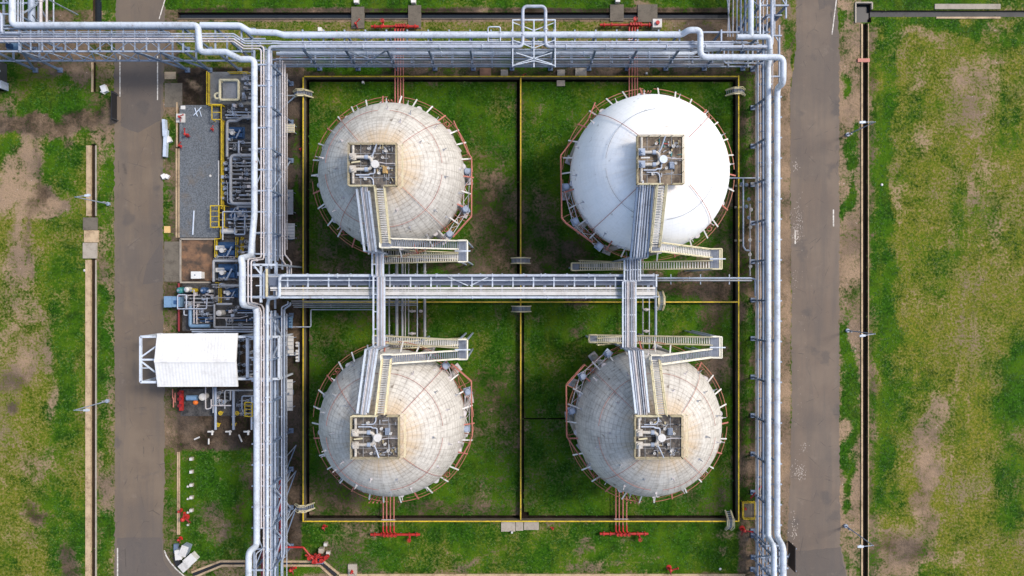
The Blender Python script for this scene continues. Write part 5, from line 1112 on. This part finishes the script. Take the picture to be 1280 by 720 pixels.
# south of the canopy
for l,pts,rr,mt in (('pair of grey pipes ending in a T south of the canopy, left pipe',[(266.5,484,1.2),(266.5,516,1.2)],.14,M_GREY),('pale grey pipe with a T foot south of the canopy, west one',[(269.5,484,1.2),(269.5,537,1.2)],.2,M_LSTEEL),('pale grey pipe with a T foot south of the canopy, middle one',[(292,488,1.2),(292,537,1.2)],.22,M_LSTEEL),('pale grey pipe with a T foot south of the canopy, nearest the rack',[(314.5,496,1.2),(314.5,537,1.2)],.15,M_LSTEEL),
    ('thin pale pipe loop south of the canopy',[(257,484,1.3),(257,512,1.3),(264,510,1.3),(264,499,1.3)],.10,M_PINKW),('cross pipe joining the grey pipes south of the canopy',[(264,507,1.4),(289,507,1.4)],.10,M_PINKW),('grey square pipe south of the canopy',[(281,511,1.3),(281,488,1.3),(316,488,1.3)],.11,M_GREY),('short grey pipe loop south of the canopy',[(302.5,512,1.2),(302.5,495,1.2),(318,495,1.2)],.11,M_LSTEEL),('short grey pipe right of the thin loop',[(288,500,1.3),(288,488,1.3)],.12,M_GREY)): pipe(l,pts,rr,mt,.3)
for u in (268.5,290.5,313):
    m=MB().tube([G(u-4.5,537.5,1.2),G(u+3,537.5,1.2)],.14,8); m.cyl(G(u+1,536,1.2),G(u+1,541.5,1.2),.16,8); one({268.5:'pale T foot of the west grey pipe',290.5:'pale T foot of the middle grey pipe',313:'pale T foot of the grey pipe nearest the rack'}[u],'pipe end','pipe_tee',m,M_TRAY,G(u,537.5))
for u,v,l in ((275.5,529.5,'yellow hand wheel near the T foot of the west grey pipe'),(295.5,529,'yellow hand wheel near the T foot of the middle grey pipe'),(279,515,'yellow hand wheel under the grey square pipe'),(299.5,515,'yellow hand wheel by the short grey pipe loop')):
    m=MB().torus(tuple(G(u,v,1.0)),.28,.07,'z',14,6); m.bar(G(u-2,v,1.0),G(u+2,v,1.0),.09); m.bar(G(u,v-2,1.0),G(u,v+2,1.0),.09); m.cyl(G(u,v,0),G(u,v,1.0),.1,8); one(l,'hand wheel','hand_wheel',m,M_YEL,G(u,v))
m=MB().cyl(G(258,494.5,0),G(258,494.5,1.3),.45,16); m.torus(tuple(G(258,494.5,1.4)),.5,.06,'z',16,6); one('round white valve chamber beside the blue white barrel','valve','valve_chamber',m,M_TRAY,G(258,494.5))
m=MB().tube([G(236,496.5,.6),G(249,496.5,.6)],.42,14); one('blue and white barrel lying south of the canopy','barrel','barrel',m,M_LBLUE,G(242,496.5))
m=MB().ball(tuple(G(245.5,502.5,.3)),.42,12,8,.8); one('orange float lying beside the barrel','float','float',m,paint('orange',(220,110,30),(120,70,40),.4),G(245.5,502.5))
r=thing('hose_reel_stand',G(229,496),'red valve stand south west of the canopy','valve stand'); MB().bar(G(230,487,.8),G(230,512,.8),.55,.4).build('header',M_RED,r)
for v in (490,497,505): m=MB().cyl(G(230,v,.9),G(230,v,1.5),.2,8); m.torus(tuple(G(230,v,1.55)),.25,.04); m.build('valve',M_DRED,r)
for u,v in ((219,489),(222,494),(220,500)): MB().tube([G(u,v-4,.8),G(u,v+8,.8)],.1,6).build('pipe',M_SALM,r)
stub_run('dark valve bay between the grey pipes south of the canopy',272,290,[490,495,500,504],.13,.6,(M_DSTEEL,M_GREY)); stub_run('dark valve bay under the yellow ladder frame',297,318,[500,505,511,516],.11,.6,(M_DSTEEL,M_GREY))
for u0,v0,u1,v1,l in ((243.5,549,250,546,'pale scrap board lying in the brown digging, west'),(299,543,303,552,'pale scrap stick in the brown digging, east'),(261.5,548,261.5,555,'short pale stick in the middle of the brown digging')): stick(l,[(u0,v0,.15),(u1,v1,.18)],.13,M_TRAY,'scrap','scrap_board')
for l,u0,u1,vs,r0,z in (('dense tangle of small pipes under the yellow crossover frames',287,318,[266,271,275,280,284,288],.08,1.1),('low pipe tangle east of the blue pump sets',299,318,[303,309,315,330,336,342],.08,.9),('pipe tangle on the dark floor by the second blue pump set',268,296,[321,324,349],.06,.5),('row of thin pipes between the coloured vessels and the round tank',268,296,[356,359,372,375],.07,1.0),('pipe tangle between the canopy edge and the west rack',298,318,[424,432,440,455,463,470],.09,.8),('small pipe tangle on the grey slab beside the cream skid',305,318,[96,101,107,113,119,125],.07,.6)):
    stub_run(l,u0,u1,vs,r0,z,(M_GREY,M_LSTEEL,M_DSTEEL,M_PINKW))
# white marker posts on the lawn
used=[]; r=thing('marker_post',(0,0,0),'','marker post'); MB().box((0,0,.2),(.5,.5,.4)).build('base',M_CONC,r); MB().box((0,0,.5),(.4,.4,.2)).build('cap',M_TRAY,r)
for i,v in enumerate((573,589,605.5,621,637)): place(r,used,G(240.5,v),0,'white square marker post on the lawn, %s of five in a column'%('northernmost','second from north','middle','fourth from north','southernmost')[i],'white marker posts on the lawn')
for i,v in enumerate((607.5,623,640,655.5)): place(r,used,G(235.8,v),0,'small white marker stub left of the main column, %s of four'%('northernmost','second','third','southernmost')[i],'white marker stubs on the lawn',.6)
for u,v,l in ((408,679,'small white post on the patchy south grass, upper one'),(411,690,'small white post at the end of the southern red monitors')): place(r,used,G(u,v),0,l,'white posts on the south grass',1.15)
# grey cabinets at the bottom left
def cab(label,u,v,sx,sy,h,rz,mt):
    r=thing('steel_cabinet',G(u,v),label,'cabinet','grey cabinets by the road bend'); c=G(u,v)
    MB().box((c.x,c.y,h/2),(sx,sy,h),rz).build('body',mt,r); MB().box((c.x,c.y,h+.03),(sx+.12,sy+.12,.06),rz).build('lid',M_TRAY,r)
cab('white cabinet leaning at the lawn corner, west one',227.5,690,.9,1.4,1.2,.1,M_TRAY); cab('pale grey cabinet at the lawn corner, tallest behind',235,684.5,1.0,1.5,1.4,-.35,M_LSTEEL); cab('large pale double cabinet at the road bend, east half',241.5,697,1.7,1.3,1.1,.72,M_TRAY); cab('large pale double cabinet at the road bend, west half',234.5,704.5,1.5,1.2,1.0,.72,M_LSTEEL)
heap('dark rubber blocks lying by the cabinets at the road bend','block','rubber_block',[(223,698,.3,.8,1.0,.6,.3),(227,706,.25,1.4,.8,.5,-.7)],M_BLACK)
pad('blue grey box beside the lawn gutter at the road bend',219,679,224,690,.5,M_STEEL,'utility_box','box')
# boards standing beside the roads
def board(label,u,v0,v1,z0,z1,mf,post):
    r=thing('sign_board',G(u,(v0+v1)/2),label,'board'); MB().box(tuple(G(u,(v0+v1)/2,(z0+z1)/2)),(.12,(v1-v0)*GP,z1-z0)).build('panel',mf,r)
    for v in (v0+2,v1-2): MB().bar(G(u+.9,v,0),G(u+.9,v,z1),.12,.12,V((1,0,0))).build('post',post,r)
    return r
board('black board standing at the left edge of the west road',147,117,153,.25,1.7,M_BLACK,M_DSTEEL)
board('dark board standing at the south end of the east road',984.5,675,706,.3,3.0,paint('dark_board',(52,46,44),(36,32,30),.5,.8),M_LSTEEL)
stick('white pole leaning at the dark board by the east road',[(983,698,.2),(985.8,681,1.6)],.09,M_WHITE)
# street lamps
def lamp_proto():
    r=thing('street_lamp',(0,0,0),'','street lamp'); h=8.3
    m=MB().cyl((0,0,0),(0,0,.35),.3,10); m.cyl((0,0,.3),(0,0,h),.10,10,.06); m.build('pole',M_LSTEEL,r)
    MB().box((0,-.16,1.2),(.2,.16,.5)).build('door_hatch',M_GREY,r)
    m=MB().tube([(0,0,h-.35),(-.25,0,h),(-1.7,0,h+.18)],.05,8,.3,4); m.build('arm',M_LSTEEL,r)
    m=MB().box((-1.95,0,h+.2),(.85,.30,.14)); m.ball((-1.95,0,h+.14),.25,12,6,.5); m.build('lamp_head',M_WHITE,r); return r
lp=lamp_proto(); used=[]
for u,v,rz,l in ((1058.7,168.5,.05,'street lamp on the verge of the east road, northernmost of three'),(1058.7,413,.12,'street lamp on the bright green verge strip of the east road'),(1056.5,657,.03,'street lamp on the verge of the east road, southernmost of three'),(136.2,255,PI+.1,'street lamp beside the west drain, north one'),(135,501,PI+.03,'street lamp beside the west drain, south one')): place(lp,used,G(u,v),rz,l,'street lamps along the two roads')
# valve station beside the east rack
r=thing('valve_station',G(930,285),'white pipe and valve station between the east bund wall and the twin pipes','valve station')
MB().tube([P(909,222.5,2.6),P(951,222.5,2.6)],.10,8).build('pipe',M_PIPE,r); MB().tube([P(929,222.5,2.0),P(929,308,1.8),P(932,313,1.8),P(938,313,1.8)],.13,8,.4,4).build('pipe',M_LSTEEL,r); MB().tube([P(937.5,255,1.6),P(937.5,345,1.6)],.12,8).build('pipe',M_PINKW,r)
for u,v in ((927,230),(933,231),(941,230),(936,249),(933,258),(939,262),(936,272),(938,284),(937.5,300),(937.5,318),(938,333)):
    m=MB().cyl(P(u-1.3,v,1.6),P(u+1.3,v,1.6),.22,10); m.cyl(P(u,v,1.6),P(u,v,2.2),.12,8); m.torus(tuple(P(u,v,2.25)),.24,.04); m.build('valve',M_STEEL if u<937 else M_TRAY,r)
for v in (231,258,300): MB().bar(G(917,360-(360-v)*.985,.5),G(926,360-(360-v)*.985,.5),.3,.3).build('support',M_CONC,r)
# sump with yellow rails by the south east corner
r=thing('railed_pit',G(934,637),'yellow railed valve pit at the south east corner of the bund','valve pit'); MB().box(tuple(G(934,637,.12)),(1.9,2.4,.3)).build('pit_floor',M_CONCD,r)
m=MB(); q=[G(926.5,626,0),G(942,626,0),G(942,646,0),G(926.5,646,0)]
for a,b in zip(q,q[1:]+q[:1]):
    for z in (.55,1.1): m.tube([a+V((0,0,z)),b+V((0,0,z))],.065,6)
    for t in (0,.5): w=a.lerp(b,t); m.bar(w,w+V((0,0,1.1)),.07,.07,V((1,0,0)))
m.build('handrail',M_YEL,r); MB().cyl(G(930,634.5,.2),G(930,634.5,.8),.2,10).build('valve',M_RED,r)
stick('red pipe slanting from the low rack to the railed pit',[(935.5,620,1.0),(947,604,1.6)],.14,M_RED,'pipe','pipe')
# southern monitors group
r=thing('deluge_valve_set',G(399,694),'cluster of red valves south of the west bund corner','fire valve set')
MB().tube([G(392,700.5,.9),G(404,700,.9),G(413,692,.9)],.17,8,.3,3).build('header',M_RED,r); MB().tube([G(384,691,.9),G(400,694,.9),G(413,692.5,.9)],.18,8,.3,3).build('header',M_RED,r); MB().tube([G(398,701,.9),G(396,689,.9)],.2,8).build('pipe',M_RED,r)
for u,v in ((390,693),(396,697),(401,690.5),(405,696),(411,692)): m=MB().cyl(G(u,v,.7),G(u,v,1.5),.26,10); m.torus(tuple(G(u,v,1.6)),.28,.05); m.build('valve',M_RED,r)
MB().box(tuple(G(403,686,.5)),(.7,.7,.9)).build('box',M_CONC,r); MB().box(tuple(G(401,700.5,.3)),(1.1,.6,.7)).build('box',M_STEEL,r)
pad('pale grey footing with a red hydrant in the south west',435.5,704.5,446.5,719,.3,M_CONC,'footing','footing'); place(mp,[1],G(440.5,713.5,.3),1.0,'small red hydrant standing on the pale grey footing in the south west','red fire monitors and hydrants',.55)
r=thing('box_post',G(819,32),'white box with a red valve beside the north east manifold','valve box'); MB().box(tuple(G(819.5,33,.7)),(1.4,1.3,1.3)).build('body',M_TRAY,r); MB().cyl(G(819.5,33,1.35),G(819.5,33,1.7),.3,12).build('valve',M_RED,r)
for u,v,l,s in ((401.5,39,'small white box on the north edge of the north rack',.55),(446.5,3,'small white box at the north end of the western culvert slab',.7),(517.5,3,'small white box at the north end of the culvert behind the red manifold',.7),(771.5,2,'small white box at the north end of the eastern culvert',.7)): pad(l,u-s*4,v-s*4,u+s*4,v+s*4,.9 if v>20 else .8,M_TRAY,'utility_box','box')
# small ladder platforms along the inner side of the west rack
for u,v,a,b,l in ((365.5,163,1.6,1.3,'small cream stepped platform north of the first brace of the west rack'),(366.5,254,.9,3.8,'long thin grey rack of conduits beside the west rack, north'),(366,290,1.5,2.4,'tilted pale platform beside the west rack'),(367,431,.9,3.0,'pale cable ladder beside the west rack, south of the blue vessel'),(366,492,.9,4.8,'long pale trough of fittings beside the west rack')):
    r=thing('side_platform',G(u,v),l,'platform'); c=G(u,v); MB().box((c.x,c.y,1.4),(a,b,.1)).build('deck',M_CREAM if 'cream' in l else M_TRAY if 'pale' in l else M_GREY,r)
    m=MB()
    for i in range(5): m.box((c.x,c.y-b/2+b*(i+.5)/5,1.49),(a*.9,.1,.08))
    m.build('slats',M_GREY,r)
    for sx in (-1,1):
        for sy in (-1,1): MB().bar((c.x+sx*a*.4,c.y+sy*b*.4,0),(c.x+sx*a*.4,c.y+sy*b*.4,1.36),.1,.1,V((1,0,0))).build('leg',M_LSTEEL,r)
r=thing('valve_rack',G(371,437),'row of white valves on a stand inside the west bund wall','valve stand')
MB().tube([G(376,427,1.0),G(376,451,1.0)],.09,6).build('header',M_PIPE,r)
for v in (428,431.5,438,441.5,446,450): m=MB().cyl(G(372.5,v,1.0),G(375.5,v,1.0),.2,8); m.build('valve',M_TRAY,r)
for v in (440.5,443): MB().tube([G(362,v,1.0),G(373,v,1.0)],.07,6).build('pipe',M_PIPE,r)
r=thing('dark_cabin',G(3,99),'dark cabin with pale stripes at the left edge, under the north west rack','cabin'); MB().box(tuple(G(0,97,1.1)),(2.2,4.2,2.2)).build('body',M_DRED if False else M_DSTEEL,r); MB().box(tuple(G(2,94.5,2.3)),(3.0,.3,.12)).build('stripe',M_WHITE,r); MB().box(tuple(G(2,109,.8)),(2.2,1.2,1.6)).build('step_box',M_LSTEEL,r)
for u,v,l in ((454.5,104,'tiny white post inside the north wall'),(807.5,93,'tiny white post outside the north wall near the white sphere'),(1157-640+123,664,'tiny white stone south of the apron')): one(l,'post','peg',MB().box(tuple(G(u,v,.3)),(.3,.3,.6)),M_TRAY,G(u,v))
# ================================================================== CAMERA, SUN, SKY
cam=bpy.data.cameras.new('camera'); co=bpy.data.objects.new('camera',cam); COL.objects.link(co)
co.location=(0,0,HC); co.rotation_euler=(0,0,0); cam.sensor_width=36; cam.lens=24.0; cam.clip_end=3000; cam.clip_start=.5; SC.camera=co
sd=V((.91,.41,0)).normalized(); el=math.radians(49); dirv=V((sd.x*math.cos(el),sd.y*math.cos(el),math.sin(el)))
sl=bpy.data.lights.new('sun','SUN'); sl.energy=SUN_E; sl.angle=math.radians(SUN_A); sl.color=(1.0,.94,.85)
so=bpy.data.objects.new('sun',sl); COL.objects.link(so); so.rotation_euler=(-dirv).to_track_quat('-Z','Y').to_euler(); so.location=dirv*150
w=bpy.data.worlds.new('World'); SC.world=w; w.use_nodes=True
sk=w.node_tree.nodes.new('ShaderNodeTexSky'); sk.sky_type='NISHITA'; sk.sun_disc=False; sk.sun_elevation=el; sk.sun_rotation=math.atan2(sd.x,sd.y); sk.air_density=1.0; sk.dust_density=2.5; sk.ozone_density=1.0
bg=w.node_tree.nodes['Background']; bg.inputs['Strength'].default_value=SKY_S; w.node_tree.links.new(sk.outputs[0],bg.inputs['Color'])
SC.render.engine='CYCLES'
vs=SC.view_settings; vs.view_transform='Standard'; vs.look='None'; vs.gamma=1; vs.use_curve_mapping=False; vs.exposure=EXPO
